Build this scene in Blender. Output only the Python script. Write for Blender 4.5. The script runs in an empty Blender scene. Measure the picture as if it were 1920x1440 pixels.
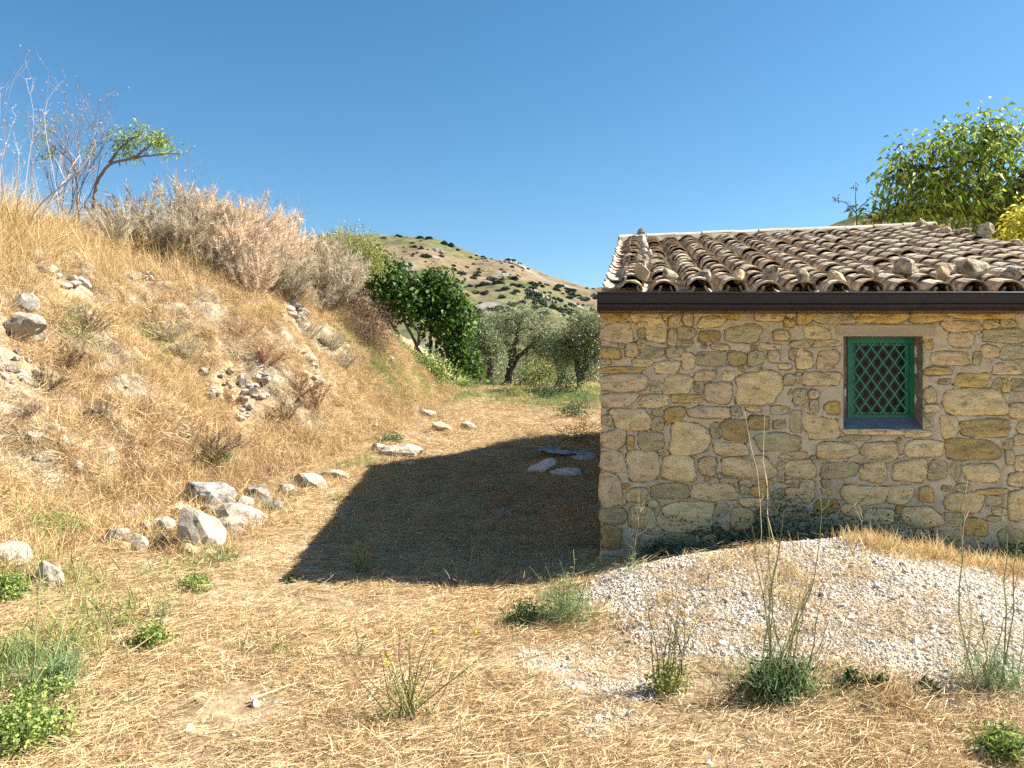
import bpy, math, random
import numpy as np
from mathutils import Vector, Matrix, noise as mnoise

scene = bpy.context.scene
R = math.radians
# ------------------------------------------------------------------ camera
cam_d = bpy.data.cameras.new('camera')
cam = bpy.data.objects.new('camera', cam_d)
scene.collection.objects.link(cam)
cam.location = (0, 0, 1.6)
cam.rotation_euler = (R(90), 0, 0)
cam_d.sensor_width = 36.0
cam_d.lens = 1442.0 / 1920.0 * 36.0
cam_d.clip_start = 0.05
cam_d.clip_end = 6000
scene.camera = cam
# ------------------------------------------------------------------ light
SUN = Vector((2.45, 0.37, 2.25)).normalized()
SUN_EL = math.asin(SUN.z)
SUN_ROT = math.atan2(SUN.x, SUN.y)
world = bpy.data.worlds.new('World')
scene.world = world
world.use_nodes = True
wn = world.node_tree.nodes
wl = world.node_tree.links
wn.clear()
sky = wn.new('ShaderNodeTexSky')
sky.sky_type = 'NISHITA'
sky.sun_disc = False
sky.sun_elevation = SUN_EL
sky.sun_rotation = SUN_ROT
sky.altitude = 300
sky.air_density = 1.0
sky.dust_density = 0.3
sky.ozone_density = 2.2
bg = wn.new('ShaderNodeBackground')
bg.inputs['Strength'].default_value = 0.050
wo = wn.new('ShaderNodeOutputWorld')
hs = wn.new('ShaderNodeHueSaturation')
hs.inputs['Saturation'].default_value = 1.25
hs.inputs['Hue'].default_value = 0.492
wl.new(sky.outputs[0], hs.inputs['Color'])
wl.new(hs.outputs[0], bg.inputs[0])
wl.new(bg.outputs[0], wo.inputs[0])
sun_d = bpy.data.lights.new('sun', 'SUN')
sun_d.energy = 5.0
sun_d.angle = R(0.5)
sun_d.color = (1.0, 0.94, 0.84)
sun_o = bpy.data.objects.new('sun', sun_d)
scene.collection.objects.link(sun_o)
sun_o.rotation_euler = SUN.to_track_quat('Z', 'Y').to_euler()
sun_o.location = (20, 3, 20)
vs = scene.view_settings
vs.view_transform = 'Standard'
vs.look = 'None'
vs.exposure = 1.76
vs.gamma = 1.0
vs.use_curve_mapping = False
scene.cycles.sample_clamp_indirect = 1.5
scene.cycles.max_bounces = 4
scene.cycles.diffuse_bounces = 2
scene.cycles.transparent_max_bounces = 8
scene.cycles.use_denoising = False

F = 1442.0
rng = np.random.default_rng(7)
random.seed(7)

# ------------------------------------------------------------------ helpers
def link(o, parent=None):
    scene.collection.objects.link(o)
    if parent is not None:
        o.parent = parent
    return o

def tag(o, label=None, cat=None, group=None, kind=None):
    if label: o['label'] = label
    if cat: o['category'] = cat
    if group: o['group'] = group
    if kind: o['kind'] = kind
    return o

def empty(name, loc=(0, 0, 0), parent=None):
    e = bpy.data.objects.new(name, None)
    e.location = loc
    e.empty_display_size = 0.1
    return link(e, parent)

class MB:
    def __init__(s):
        s.v = []; s.f = []; s.n = 0; s.mi = []
    def add(s, v, f, m=0):
        v = np.asarray(v, dtype=float).reshape(-1, 3)
        s.v.append(v)
        n = s.n
        for q in f:
            s.f.append(tuple(int(i) + n for i in q)); s.mi.append(m)
        s.n += len(v)
    def arr(s, v, f, m=0):
        """v (N,3), f (M,k) numpy"""
        v = np.asarray(v, dtype=float).reshape(-1, 3)
        s.v.append(v)
        s.f.extend(map(tuple, (np.asarray(f) + s.n).tolist()))
        s.mi.extend([m] * len(f))
        s.n += len(v)
    def box(s, a, b, m=0):
        x0, y0, z0 = a; x1, y1, z1 = b
        s.add([(x0,y0,z0),(x1,y0,z0),(x1,y1,z0),(x0,y1,z0),(x0,y0,z1),(x1,y0,z1),(x1,y1,z1),(x0,y1,z1)],
              [(0,3,2,1),(4,5,6,7),(0,1,5,4),(1,2,6,5),(2,3,7,6),(3,0,4,7)], m)
    def tube(s, pts, rad, k=5, m=0):
        pts = np.asarray(pts, dtype=float)
        n = len(pts)
        if np.isscalar(rad): rad = [rad] * n
        t = np.gradient(pts, axis=0)
        t /= np.linalg.norm(t, axis=1)[:, None] + 1e-9
        ref = np.array([0.31, 0.23, 0.92]) if abs(t[0][2]) < .9 else np.array([1.0, .1, 0])
        a = np.cross(t, ref); a /= np.linalg.norm(a, axis=1)[:, None] + 1e-9
        b = np.cross(t, a)
        ang = np.arange(k) * 2 * np.pi / k
        V = pts[:, None, :] + np.asarray(rad)[:, None, None] * (a[:, None, :] * np.cos(ang)[None, :, None] + b[:, None, :] * np.sin(ang)[None, :, None])
        i = np.arange(n - 1)[:, None] * k
        j = np.arange(k)[None, :]
        j2 = (j + 1) % k
        f = np.stack([i + j, i + j2, i + k + j2, i + k + j], -1).reshape(-1, 4)
        s.arr(V.reshape(-1, 3), f, m)
        s.f.append(tuple((s.n - k + q) for q in range(k))); s.mi.append(m)
    def leaves(s, P, D, L, W, m=0, droop=0.0, r=None):
        """diamond leaves: base P, axis D"""
        r = r or rng
        P = np.asarray(P); N = len(P)
        D = D / (np.linalg.norm(D, axis=1)[:, None] + 1e-9)
        U = r.normal(size=(N, 3)); U -= (U * D).sum(1)[:, None] * D
        U /= np.linalg.norm(U, axis=1)[:, None] + 1e-9
        Nn = np.cross(D, U)
        L = np.broadcast_to(L, (N,))[:, None]; W = np.broadcast_to(W, (N,))[:, None]
        v0 = P; v1 = P + D * L * .45 + U * W * .5 + Nn * W * .12
        v2 = P + D * L; v2 = v2 + np.array([0, 0, -1]) * droop * L
        v3 = P + D * L * .45 - U * W * .5 + Nn * W * .12
        V = np.stack([v0, v1, v2, v3], 1).reshape(-1, 3)
        i = np.arange(N)[:, None] * 4
        s.arr(V, i + np.array([[0, 1, 2, 3]]), m)
    def blades(s, P, D, L, W, bend=0.3, m=0, r=None):
        r = r or rng
        P = np.asarray(P); N = len(P)
        D = D / (np.linalg.norm(D, axis=1)[:, None] + 1e-9)
        U = r.normal(size=(N, 3)); U -= (U * D).sum(1)[:, None] * D
        U /= np.linalg.norm(U, axis=1)[:, None] + 1e-9
        B = np.cross(D, U)
        L = np.broadcast_to(L, (N,))[:, None]; W = np.broadcast_to(W, (N,))[:, None]
        bn = np.broadcast_to(bend, (N,))[:, None] * r.uniform(-1, 1, (N, 1))
        mid = P + D * L * .5 + B * L * bn * .25
        tip = P + D * L * .95 + B * L * bn
        V = np.stack([P - U * W / 2, P + U * W / 2, mid - U * W * .42, mid + U * W * .42, tip], 1).reshape(-1, 3)
        i = np.arange(N)[:, None] * 5
        s.arr(V, i + np.array([[0, 1, 3, 2]]), m)
        s.f.extend(map(tuple, ((i + np.array([[2, 3, 4]])) + s.n - len(V)).tolist())); s.mi.extend([m] * N)
    def mesh(s, name, mats, smooth=False):
        me = bpy.data.meshes.new(name)
        V = np.concatenate(s.v) if s.v else np.zeros((0, 3))
        me.from_pydata(V.tolist(), [], s.f)
        if not isinstance(mats, (list, tuple)): mats = [mats]
        for m in mats: me.materials.append(m)
        if len(mats) > 1: me.polygons.foreach_set('material_index', s.mi)
        if smooth: me.polygons.foreach_set('use_smooth', [True] * len(me.polygons))
        me.update()
        return me
    def obj(s, name, mats, parent=None, smooth=False, loc=None):
        if loc is not None:
            loc = np.array(loc, dtype=float)
            s.v = [v - loc for v in s.v]
        o = bpy.data.objects.new(name, s.mesh(name, mats, smooth))
        if loc is not None: o.location = loc
        return link(o, parent)

# vectorised value noise
_T = np.random.default_rng(99).random((256, 256))
def vn(x, y, sc=1.0, seed=0):
    x = np.asarray(x, float) / sc + seed * 17.31 + 1000; y = np.asarray(y, float) / sc + seed * 9.77 + 1000
    xi = np.floor(x).astype(int); yi = np.floor(y).astype(int)
    fx = x - xi; fy = y - yi
    fx = fx * fx * (3 - 2 * fx); fy = fy * fy * (3 - 2 * fy)
    a = _T[xi & 255, yi & 255]; b = _T[(xi + 1) & 255, yi & 255]; c = _T[xi & 255, (yi + 1) & 255]; d = _T[(xi + 1) & 255, (yi + 1) & 255]
    return (a * (1 - fx) + b * fx) * (1 - fy) + (c * (1 - fx) + d * fx) * fy - .5
def fbm(x, y, sc, seed=0, o=4):
    s = 0; a = 1
    for k in range(o):
        s = s + a * vn(x, y, sc / 2 ** k, seed + k); a *= .5
    return s
def sstep(t):
    t = np.clip(t, 0, 1); return t * t * (3 - 2 * t)

# ------------------------------------------------------------------ materials
def mat(name, cols, scale=4.0, detail=6, rough=0.9, bump=0.0, bump_scale=None, objvar=0.0, islvar=0.0, stretch=None,
        spec=0.3, patches=None, transl=0.0, hue=0.0, metallic=0.0, coat=0.0, bump_dist=0.01, sat=1.0):
    """cols: [(pos, (r,g,b))...] ramp driven by noise. patches: list of (scale, lo, hi, col, amount)"""
    m = bpy.data.materials.new(name)
    m.use_nodes = True
    nt = m.node_tree; N = nt.nodes; Lk = nt.links
    b = N['Principled BSDF']; out = N['Material Output']
    b.inputs['Roughness'].default_value = rough
    b.inputs['Metallic'].default_value = metallic
    b.inputs['Specular IOR Level'].default_value = spec
    tc = N.new('ShaderNodeTexCoord')
    co = tc.outputs['Object']
    if objvar or len(cols) > 1:
        oi = N.new('ShaderNodeObjectInfo')
    ad = N.new('ShaderNodeVectorMath'); ad.operation = 'ADD'
    oi = N.new('ShaderNodeObjectInfo')
    sc_ = N.new('ShaderNodeVectorMath'); sc_.operation = 'SCALE'; sc_.inputs['Scale'].default_value = 37.0
    cb = N.new('ShaderNodeCombineXYZ')
    Lk.new(oi.outputs['Random'], cb.inputs[0]); Lk.new(oi.outputs['Random'], cb.inputs[2])
    Lk.new(cb.outputs[0], sc_.inputs[0]); Lk.new(co, ad.inputs[0]); Lk.new(sc_.outputs[0], ad.inputs[1])
    co = ad.outputs[0]
    if stretch:
        mp = N.new('ShaderNodeMapping'); mp.inputs['Scale'].default_value = stretch
        Lk.new(co, mp.inputs[0]); co = mp.outputs[0]
    nz = N.new('ShaderNodeTexNoise'); nz.inputs['Scale'].default_value = scale; nz.inputs['Detail'].default_value = detail
    nz.inputs['Roughness'].default_value = .62
    Lk.new(co, nz.inputs['Vector'])
    fac = nz.outputs['Fac']
    if islvar:
        g = N.new('ShaderNodeNewGeometry')
        mx = N.new('ShaderNodeMix'); mx.inputs[0].default_value = islvar
        Lk.new(fac, mx.inputs[2]); Lk.new(g.outputs['Random Per Island'], mx.inputs[3])
        fac = mx.outputs[0]
    if objvar:
        mx = N.new('ShaderNodeMix'); mx.inputs[0].default_value = objvar
        Lk.new(fac, mx.inputs[2]); Lk.new(oi.outputs['Random'], mx.inputs[3])
        fac = mx.outputs[0]
    rp = N.new('ShaderNodeValToRGB')
    el = rp.color_ramp.elements
    while len(el) < len(cols): el.new(0.5)
    for e, (p, c) in zip(el, cols):
        e.position = p; e.color = (*c, 1)
    Lk.new(fac, rp.inputs[0])
    col = rp.outputs[0]
    for k, (ps, lo, hi, pc, am) in enumerate(patches or []):
        n2 = N.new('ShaderNodeTexNoise'); n2.inputs['Scale'].default_value = ps; n2.inputs['Detail'].default_value = 5
        n2.inputs['Roughness'].default_value = .65
        a2 = N.new('ShaderNodeVectorMath'); a2.operation = 'ADD'; a2.inputs[1].default_value = (3.1 * k + 5, 7.7 * k, 1.3)
        Lk.new(co, a2.inputs[0]); Lk.new(a2.outputs[0], n2.inputs['Vector'])
        mr = N.new('ShaderNodeMapRange'); mr.inputs['From Min'].default_value = lo; mr.inputs['From Max'].default_value = hi
        mr.inputs['To Max'].default_value = am
        Lk.new(n2.outputs['Fac'], mr.inputs['Value'])
        mc = N.new('ShaderNodeMix'); mc.data_type = 'RGBA'
        Lk.new(mr.outputs[0], mc.inputs[0]); Lk.new(col, mc.inputs[6]); mc.inputs[7].default_value = (*pc, 1)
        col = mc.outputs[2]
    Lk.new(col, b.inputs['Base Color'])
    if bump:
        nb = N.new('ShaderNodeTexNoise'); nb.inputs['Scale'].default_value = bump_scale or scale * 4; nb.inputs['Detail'].default_value = 8
        nb.inputs['Roughness'].default_value = .7
        Lk.new(co, nb.inputs['Vector'])
        bp = N.new('ShaderNodeBump'); bp.inputs['Strength'].default_value = bump; bp.inputs['Distance'].default_value = bump_dist
        Lk.new(nb.outputs['Fac'], bp.inputs['Height']); Lk.new(bp.outputs[0], b.inputs['Normal'])
    if transl:
        tr = N.new('ShaderNodeBsdfTranslucent'); Lk.new(col, tr.inputs[0])
        ms = N.new('ShaderNodeMixShader'); ms.inputs[0].default_value = transl
        Lk.new(b.outputs[0], ms.inputs[1]); Lk.new(tr.outputs[0], ms.inputs[2]); Lk.new(ms.outputs[0], out.inputs[0])
    m['_rampout'] = rp.name
    return m

M = {}
M['straw'] = mat('straw', [(0.15, (.16, .095, .042)), (.35, (.38, .25, .12)), (.6, (.62, .46, .25)), (.85, (.80, .68, .46))], 3, islvar=.55, objvar=.25, rough=.75, transl=.15)
M['bankgrass'] = mat('bank_grass', [(0.15, (.13, .075, .035)), (.35, (.34, .22, .10)), (.6, (.58, .42, .21)), (.85, (.80, .67, .42))], 1.2, islvar=.5, objvar=.3, rough=.8, transl=.2)
M['tallgrass'] = mat('tall_dry_grass', [(0.15, (.14, .085, .04)), (.38, (.42, .28, .12)), (.62, (.70, .53, .27)), (.85, (.84, .72, .45))], 1.2, islvar=.5, objvar=.3, rough=.8, transl=.25)
M['redgrass'] = mat('reddish_dry_weed', [(0.2, (.14, .07, .04)), (.45, (.31, .17, .095)), (.75, (.48, .31, .18))], 2, islvar=.55, objvar=.3, rough=.85, transl=.15)
M['greengrass'] = mat('green_grass', [(0.2, (.07, .11, .03)), (.5, (.17, .24, .06)), (.8, (.34, .38, .12))], 2, islvar=.6, objvar=.2, rough=.7, transl=.3)
M['brownweed'] = mat('brown_brush', [(0.2, (.07, .045, .03)), (.5, (.17, .11, .07)), (.8, (.30, .21, .14))], 2, islvar=.6, objvar=.2, rough=.9)
M['feather'] = mat('feathery_dry_shrub', [(0.15, (.28, .20, .12)), (.4, (.54, .41, .28)), (.65, (.74, .59, .43)), (.85, (.86, .74, .60))], 1.5, islvar=.55, objvar=.25, rough=.9, transl=.3)
M['greyshrub'] = mat('grey_shrub', [(0.15, (.18, .15, .10)), (.4, (.38, .32, .23)), (.65, (.55, .48, .36)), (.85, (.66, .60, .47))], 1.5, islvar=.55, objvar=.25, rough=.9, transl=.25)
M['twig'] = mat('twig', [(0.3, (.12, .075, .055)), (.6, (.26, .185, .145)), (.8, (.38, .30, .25))], 4, islvar=.4, rough=.9)
M['paletwig'] = mat('pale_twig', [(0.3, (.34, .27, .22)), (.6, (.55, .46, .40)), (.8, (.7, .62, .55))], 4, islvar=.4, rough=.9)
M['bark'] = mat('bark', [(0.3, (.045, .032, .024)), (.55, (.11, .085, .065)), (.8, (.2, .17, .135))], 9, rough=.95, bump=.6, bump_scale=30, stretch=(1, 1, .3))
M['figleaf'] = mat('fig_leaf', [(0.15, (.022, .06, .010)), (.5, (.048, .11, .018)), (.85, (.15, .24, .04))], 1.5, islvar=.7, rough=.55, spec=.3, transl=.3)
M['oliveleaf'] = mat('olive_leaf', [(0.15, (.08, .105, .035)), (.5, (.18, .22, .085)), (.85, (.34, .38, .20))], 1.2, islvar=.65, rough=.5, spec=.5, transl=.15)
M['walnutleaf'] = mat('walnut_leaf', [(0.15, (.06, .10, .016)), (.42, (.17, .26, .035)), (.68, (.34, .43, .06)), (.88, (.58, .57, .09))], .9, islvar=.6, rough=.5, spec=.4, transl=.35)
M['yellowleaf'] = mat('yellow_leaf', [(0.15, (.30, .30, .03)), (.5, (.58, .52, .05)), (.85, (.75, .68, .12))], 1.2, islvar=.6, rough=.5, transl=.35)
M['shrubleaf'] = mat('shrub_leaf', [(0.15, (.09, .12, .025)), (.5, (.26, .29, .07)), (.85, (.48, .46, .16))], 1.2, islvar=.65, rough=.6, transl=.3)
M['weedleaf'] = mat('weed_leaf', [(0.15, (.06, .10, .02)), (.5, (.19, .28, .06)), (.85, (.40, .46, .14))], 3, islvar=.65, rough=.55, transl=.3)
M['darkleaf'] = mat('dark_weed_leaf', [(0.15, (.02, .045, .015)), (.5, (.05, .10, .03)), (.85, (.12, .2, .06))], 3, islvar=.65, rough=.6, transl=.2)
M['fennel'] = mat('fennel_green', [(0.15, (.07, .12, .05)), (.5, (.17, .26, .11)), (.85, (.34, .42, .2))], 3, islvar=.6, rough=.6, transl=.25)
M['stem'] = mat('green_stem', [(0.2, (.09, .10, .04)), (.5, (.20, .22, .09)), (.8, (.36, .36, .18))], 3, islvar=.5, rough=.6)
M['drystem'] = mat('dry_stem', [(0.2, (.40, .32, .17)), (.5, (.60, .50, .30)), (.8, (.74, .65, .44))], 3, islvar=.5, rough=.7)
M['flower'] = mat('yellow_flower', [(0.2, (.75, .62, .03)), (.8, (.85, .76, .06))], 3, rough=.6, transl=.2)
M['seed'] = mat('pale_seed_head', [(0.2, (.55, .48, .40)), (.8, (.8, .74, .68))], 3, rough=.9, transl=.3)
M['rusty'] = mat('withered_leaf', [(0.2, (.10, .05, .05)), (.8, (.25, .12, .10))], 3, islvar=.5, rough=.9)
M['rockpale'] = mat('pale_limestone', [(0.2, (.16, .135, .105)), (.45, (.38, .335, .265)), (.65, (.54, .49, .40)), (.85, (.64, .59, .50))], 3, rough=.95, bump=1.0, bump_scale=9, bump_dist=.05,
                    patches=[(4, .52, .62, (.16, .14, .12), .6), (16, .56, .64, (.09, .08, .07), .6)])
M['rockdark'] = mat('lichened_grey_rock', [(0.25, (.05, .045, .04)), (.45, (.18, .165, .15)), (.6, (.38, .36, .33)), (.8, (.55, .53, .49))], 5, rough=.95, bump=1.0, bump_scale=14, bump_dist=.02,
                    patches=[(9, .52, .62, (.05, .048, .045), .8)])
M['rockochre'] = mat('ochre_rock', [(0.25, (.20, .14, .08)), (.5, (.44, .34, .2)), (.8, (.62, .52, .36))], 4, rough=.95, bump=.9, bump_scale=14, bump_dist=.02)
M['roofrock'] = mat('lichened_roof_stone', [(0.25, (.09, .075, .055)), (.5, (.34, .28, .2)), (.75, (.58, .5, .38))], 9, rough=.95, bump=1.0, bump_scale=30, bump_dist=.01,
                    patches=[(16, .5, .6, (.045, .04, .03), .75), (10, .6, .7, (.42, .26, .07), .6)])
STONECOL = {
 'l': [(0.2, (0.400, 0.288, 0.138)), (.42, (0.667, 0.506, 0.261)), (.62, (0.826, 0.658, 0.371)), (.85, (0.900, 0.794, 0.508))],
 'o': [(0.2, (0.320, 0.206, 0.069)), (.42, (0.560, 0.384, 0.138)), (.62, (0.720, 0.534, 0.206)), (.85, (0.826, 0.671, 0.330))],
 'g': [(0.2, (0.253, 0.212, 0.124)), (.42, (0.440, 0.369, 0.206)), (.62, (0.587, 0.506, 0.296)), (.85, (0.720, 0.643, 0.413))],
 'p': [(0.2, (0.373, 0.260, 0.150)), (.42, (0.599, 0.452, 0.261)), (.62, (0.747, 0.589, 0.371)), (.85, (0.866, 0.725, 0.508))],
 'b': [(0.2, (0.226, 0.150, 0.061)), (.42, (0.413, 0.301, 0.124)), (.62, (0.560, 0.424, 0.180)), (.85, (0.733, 0.589, 0.302))],
}
for k, c in STONECOL.items():
    M['stone_' + k] = mat('wall_stone_' + {'l': 'light', 'o': 'ochre', 'g': 'olive', 'p': 'pinkish', 'b': 'brown'}[k], c, 6, rough=.95, bump=1.0, bump_scale=16, bump_dist=.016, objvar=.12,
                          patches=[(13, .57, .66, (.13, .08, .035), .6), (5, .54, .68, (.36, .31, .20), .55), (34, .60, .66, (.09, .055, .03), .7)], stretch=(1, 1, 2.1))
M['mortar'] = mat('mortar', [(0.25, (.37, .30, .19)), (.5, (.54, .45, .31)), (.75, (.64, .55, .40))], 5, rough=.97, bump=.8, bump_scale=45, bump_dist=.006,
                  patches=[(2.2, .5, .66, (.42, .38, .31), .6), (11, .58, .7, (.2, .15, .08), .6)])
M['lintel'] = mat('plastered_lintel', [(0.25, (.36, .30, .21)), (.75, (.52, .44, .33))], 6, rough=.95, bump=.4, bump_scale=25, stretch=(.3, 1, 3))
M['render_grey'] = mat('grey_render', [(0.25, (.13, .11, .085)), (.55, (.25, .215, .17)), (.8, (.36, .32, .27))], 14, rough=.95, bump=.6, bump_scale=40)
M['cement'] = mat('sky_tinted_grey_sill', [(0.25, (.13, .15, .19)), (.75, (.24, .27, .33))], 12, rough=.8, bump=.3, bump_scale=60)  # grey cement with the blue of the skylight painted into its colour
M['whiteplaster'] = mat('white_plaster', [(0.25, (.6, .58, .54)), (.75, (.78, .76, .72))], 20, rough=.9, bump=.4)
M['green'] = mat('green_paint', [(0.3, (.004, .115, .066)), (.7, (.010, .175, .100))], 10, rough=.42, spec=.5, bump=.08, bump_scale=40)
M['greenlat'] = mat('worn_green_paint', [(0.3, (.012, .155, .098)), (.7, (.04, .26, .17))], 25, rough=.45, spec=.5)
M['pane'] = mat('dark_mesh_pane', [(0.3, (.012, .008, .006)), (.7, (.028, .02, .016))], 10, rough=.35, spec=.4)
M['gutter'] = mat('brown_gutter_metal', [(0.3, (.020, .011, .009)), (.7, (.030, .017, .014))], 3, rough=.35, spec=.35)
M['tile'] = mat('weathered_roof_tile', [(0.2, (.14, .10, .06)), (.4, (.36, .265, .175)), (.6, (.52, .41, .29)), (.85, (.66, .57, .45))], 5, objvar=.28, rough=.92, bump=.8, bump_scale=22, bump_dist=.01,
                patches=[(11, .50, .60, (.05, .042, .03), .75), (7, .58, .7, (.30, .22, .07), .6), (14, .62, .7, (.62, .56, .46), .6)])
M['ridgetile'] = mat('pale_ridge_tile', [(0.25, (.36, .27, .19)), (.55, (.50, .42, .32)), (.8, (.60, .54, .44))], 4, objvar=.35, rough=.9, bump=.4, bump_scale=25,
                     patches=[(9, .6, .7, (.2, .16, .12), .5)])
M['gravel'] = mat('pale_gravel', [(0.05, (.17, .14, .105)), (.3, (.40, .345, .275)), (.6, (.58, .52, .43)), (.9, (.72, .67, .58))], 20, objvar=.65, rough=.9)
M['tarp'] = mat('blue_plastic_sheet', [(0.3, (.15, .145, .145)), (.7, (.33, .32, .31))], 5, rough=.4, spec=.5)
M['slab'] = mat('pale_slab', [(0.3, (.40, .37, .33)), (.7, (.62, .59, .53))], 6, rough=.9, bump=.5)
M['hillbush'] = mat('hillside_bush', [(0.2, (.055, .075, .055)), (.5, (.10, .12, .085)), (.85, (.16, .18, .12))], 1.5, islvar=.6, objvar=.2, rough=.9)  # leaf colours lifted paler, standing in for distance haze
M['crag'] = mat('crag_rock', [(0.2, (.10, .095, .09)), (.5, (.26, .235, .21)), (.85, (.46, .40, .34))], .3, rough=.95)
M['deck'] = mat('dark_roof_boards', [(0.3, (.03, .022, .015)), (.7, (.07, .05, .035))], 5, rough=.95)
# ------------------------------------------------------------------ terrain function
def itp(y, ys, vs): return np.interp(y, ys, vs)
_fY = [-60, 3, 6, 10, 13, 18, 25, 32, 42, 60, 110, 160]
_fZ = [0, 0, .0, .08, .27, .72, 1.28, 1.6, 1.5, .0, -10, -14]
_bY = [-40, 3, 5, 6, 7, 8, 10, 12, 14, 18, 25, 32, 60]
_bX = [-4.4, -3.9, -3.65, -3.6, -3.52, -3.25, -3.25, -3.0, -2.55, -2.0, -1.5, -1.6, -2]
_cY = [-40, 3, 8, 11.5, 15, 20, 24, 28, 60]
_cX = [-8.6, -8.2, -7.9, -7.7, -6.9, -5.1, -4.9, -4.9, -6]
_cH = [2.6, 2.9, 3.5, 4.0, 4.55, 4.35, 3.9, 3.2, 3.0]
def mound(x, y):
    c = itp(x, [-.2, .25, .6, .79, 1.34, 2.13, 2.53, 3.12, 3.8, 4.6, 5.6, 6.5], [0, .03, .10, .175, .295, .394, .42, .335, .2, .12, .05, 0])
    yf = itp(x, [0, .44, .95, 2.0, 3.2, 6], [5.0, 4.75, 4.0, 3.5, 3.5, 4.2])
    t = np.clip((y - yf) / (5.7 - yf), 0, 1)
    back = sstep((6.75 - y) / .95)
    return c * (.35 * sstep(t) + .65 * t ** .85) * back
def G(x, y):
    x = np.asarray(x, float); y = np.asarray(y, float)
    f = itp(y, _fY, _fZ) + .045 * np.clip(-x, 0, 5) * sstep((y - 2) / 4) 
    xb = itp(y, _bY, _bX) + .35 * vn(y, y * 0, 2.3, 5); xc = itp(y, _cY, _cX); hc = itp(y, _cY, _cH)
    W = xb - xc
    t = (xb - x) / W
    tt = np.clip(t, 0, 1)
    prof = np.where(tt < .25, tt * tt * 2.2, .1375 + (tt - .25) * 1.15)
    prof = prof - .07 * sstep((tt - .8) / .2) 
    fade = sstep((70 - y) / 35)
    bank = (hc - .0) * np.clip(prof, 0, 1) * fade + np.clip(t - 1, 0, 8) * W * .1 * fade
    rough = sstep(tt / .25)
    z = f * (1 - .8 * np.clip(prof, 0, 1)) + bank
    z = z + rough * (.50 * fbm(x, y, 2.2, 3) + .32 * fbm(x, y, .7, 8) - .30 * np.clip(.10 - np.abs(vn(x * 1.0, y, .9, 33)), 0, .1) / .1 * .6) * fade
    z = z + (1 - rough) * (.045 * fbm(x, y, 1.6, 12) + .018 * fbm(x, y, .3, 14)) * (.4 + .6 * sstep((y - 3) / 8))
    z = z + mound(x, y) * (1 + .05 * vn(x, y, .4, 21))
    # right-hand hollow beyond the shed, terrain drops gently
    return z
def Gn(x, y, e=.06):
    dx = (G(x + e, y) - G(x - e, y)) / (2 * e); dy = (G(x, y + e) - G(x, y - e)) / (2 * e)
    n = np.stack([-dx, -dy, np.ones_like(dx)], -1)
    return n / np.linalg.norm(n, axis=-1, keepdims=True)
def bank_t(x, y):
    xb = itp(y, _bY, _bX); xc = itp(y, _cY, _cX)
    return (xb - x) / (xb - xc)
# far hill
_px = [-400, 300, 600, 700, 760, 810, 860, 900, 960, 985, 1050, 1110, 1200, 1350, 1500, 1560, 1600, 1700, 1900, 2500]
_py = [560, 470, 441, 440, 443, 447, 465, 480, 487, 500, 525, 541, 545, 520, 450, 420, 404, 385, 375, 420]
_hx = [(p - 960) / F * 500 for p in _px]; _hz = [1.6 + (720 - q) / F * 500 for q in _py]
def HH(x, y):
    x = np.asarray(x, float); y = np.asarray(y, float)
    r = itp(x, _hx, _hz) 
    t = np.clip((y - 120) / 380, 0, 1)
    z = -14 + (r + 14) * (t ** 1.15) 
    g = fbm(x, y * .6, 60, 31, 5)
    z = z + g * 9 * np.sin(np.pi * np.clip(t, 0, 1)) + fbm(x, y, 14, 44, 4) * 2.4 * np.clip(t * 3, 0, 1)
    # spur in front
    sp = np.exp(-((x - -22) / 34) ** 2) * np.exp(-((y - 285) / 45) ** 2) * 9 + np.exp(-((x - 8) / 26) ** 2) * np.exp(-((y - 330) / 30) ** 2) * 8
    z = z + sp
    z = np.where(y > 500, z - (y - 500) * .25, z)
    return z
def hit(px, py, fn=G, y0=2.2, y1=60, n=4000):
    dx = (px - 960) / F; dz = (720 - py) / F
    ys = np.geomspace(y0, y1, n)
    zz = 1.6 + dz * ys
    h = fn(dx * ys, ys)
    k = np.where(h >= zz)[0]
    if len(k) == 0: return None
    y = ys[k[0]]
    return float(dx * y), float(y), float(fn(dx * y, y))

# ------------------------------------------------------------------ ground mesh
def graded(a, b, step, lo, hi, g=1.12):
    c = list(np.arange(a, b + 1e-6, step))
    s = step; v = a; L = []
    while v > lo: s *= g; v -= s; L.append(v)
    s = step; v = c[-1]; Rr = []
    while v < hi: s *= g; v += s; Rr.append(v)
    return np.array(L[::-1] + c + Rr)
gx = graded(-9, 6, .065, -1600, 1600)
gy = np.concatenate([graded(2.4, 9, .055, -300, 9)[:], np.arange(9.09, 16, .09), np.arange(16.1, 32, .16), graded(32, 33, .3, 32, 2500)])
gy = np.unique(np.round(gy, 4))
XX, YY = np.meshgrid(gx, gy, indexing='ij')
ZZ = G(XX, YY)
def ground_masks(x, y):
    t = bank_t(x, y)
    n1 = fbm(x, y, 1.4, 51); n2 = fbm(x, y, .5, 55)
    bare = sstep((n1 * .9 + n2 * .6 - .04) / .25) * sstep(t / .3) * sstep((1.05 - t) / .2)
    gm = sstep((mound(x, y) - .03 + .06 * fbm(x, y, .5, 61)) / .05)
    gm = np.maximum(gm, .48 * sstep((fbm(x, y, .7, 63) - .12 + .10 * sstep((x + .5) / 2)) / .2) * sstep((5.6 - y) / 1.5) * sstep((x + 1.6) / 1.5))
    green = sstep((y - 17) / 5) * sstep((fbm(x, y, 2.5, 71) + .15) / .3) * sstep((x + 4) / 1.5)
    return bare, gm, green
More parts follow.
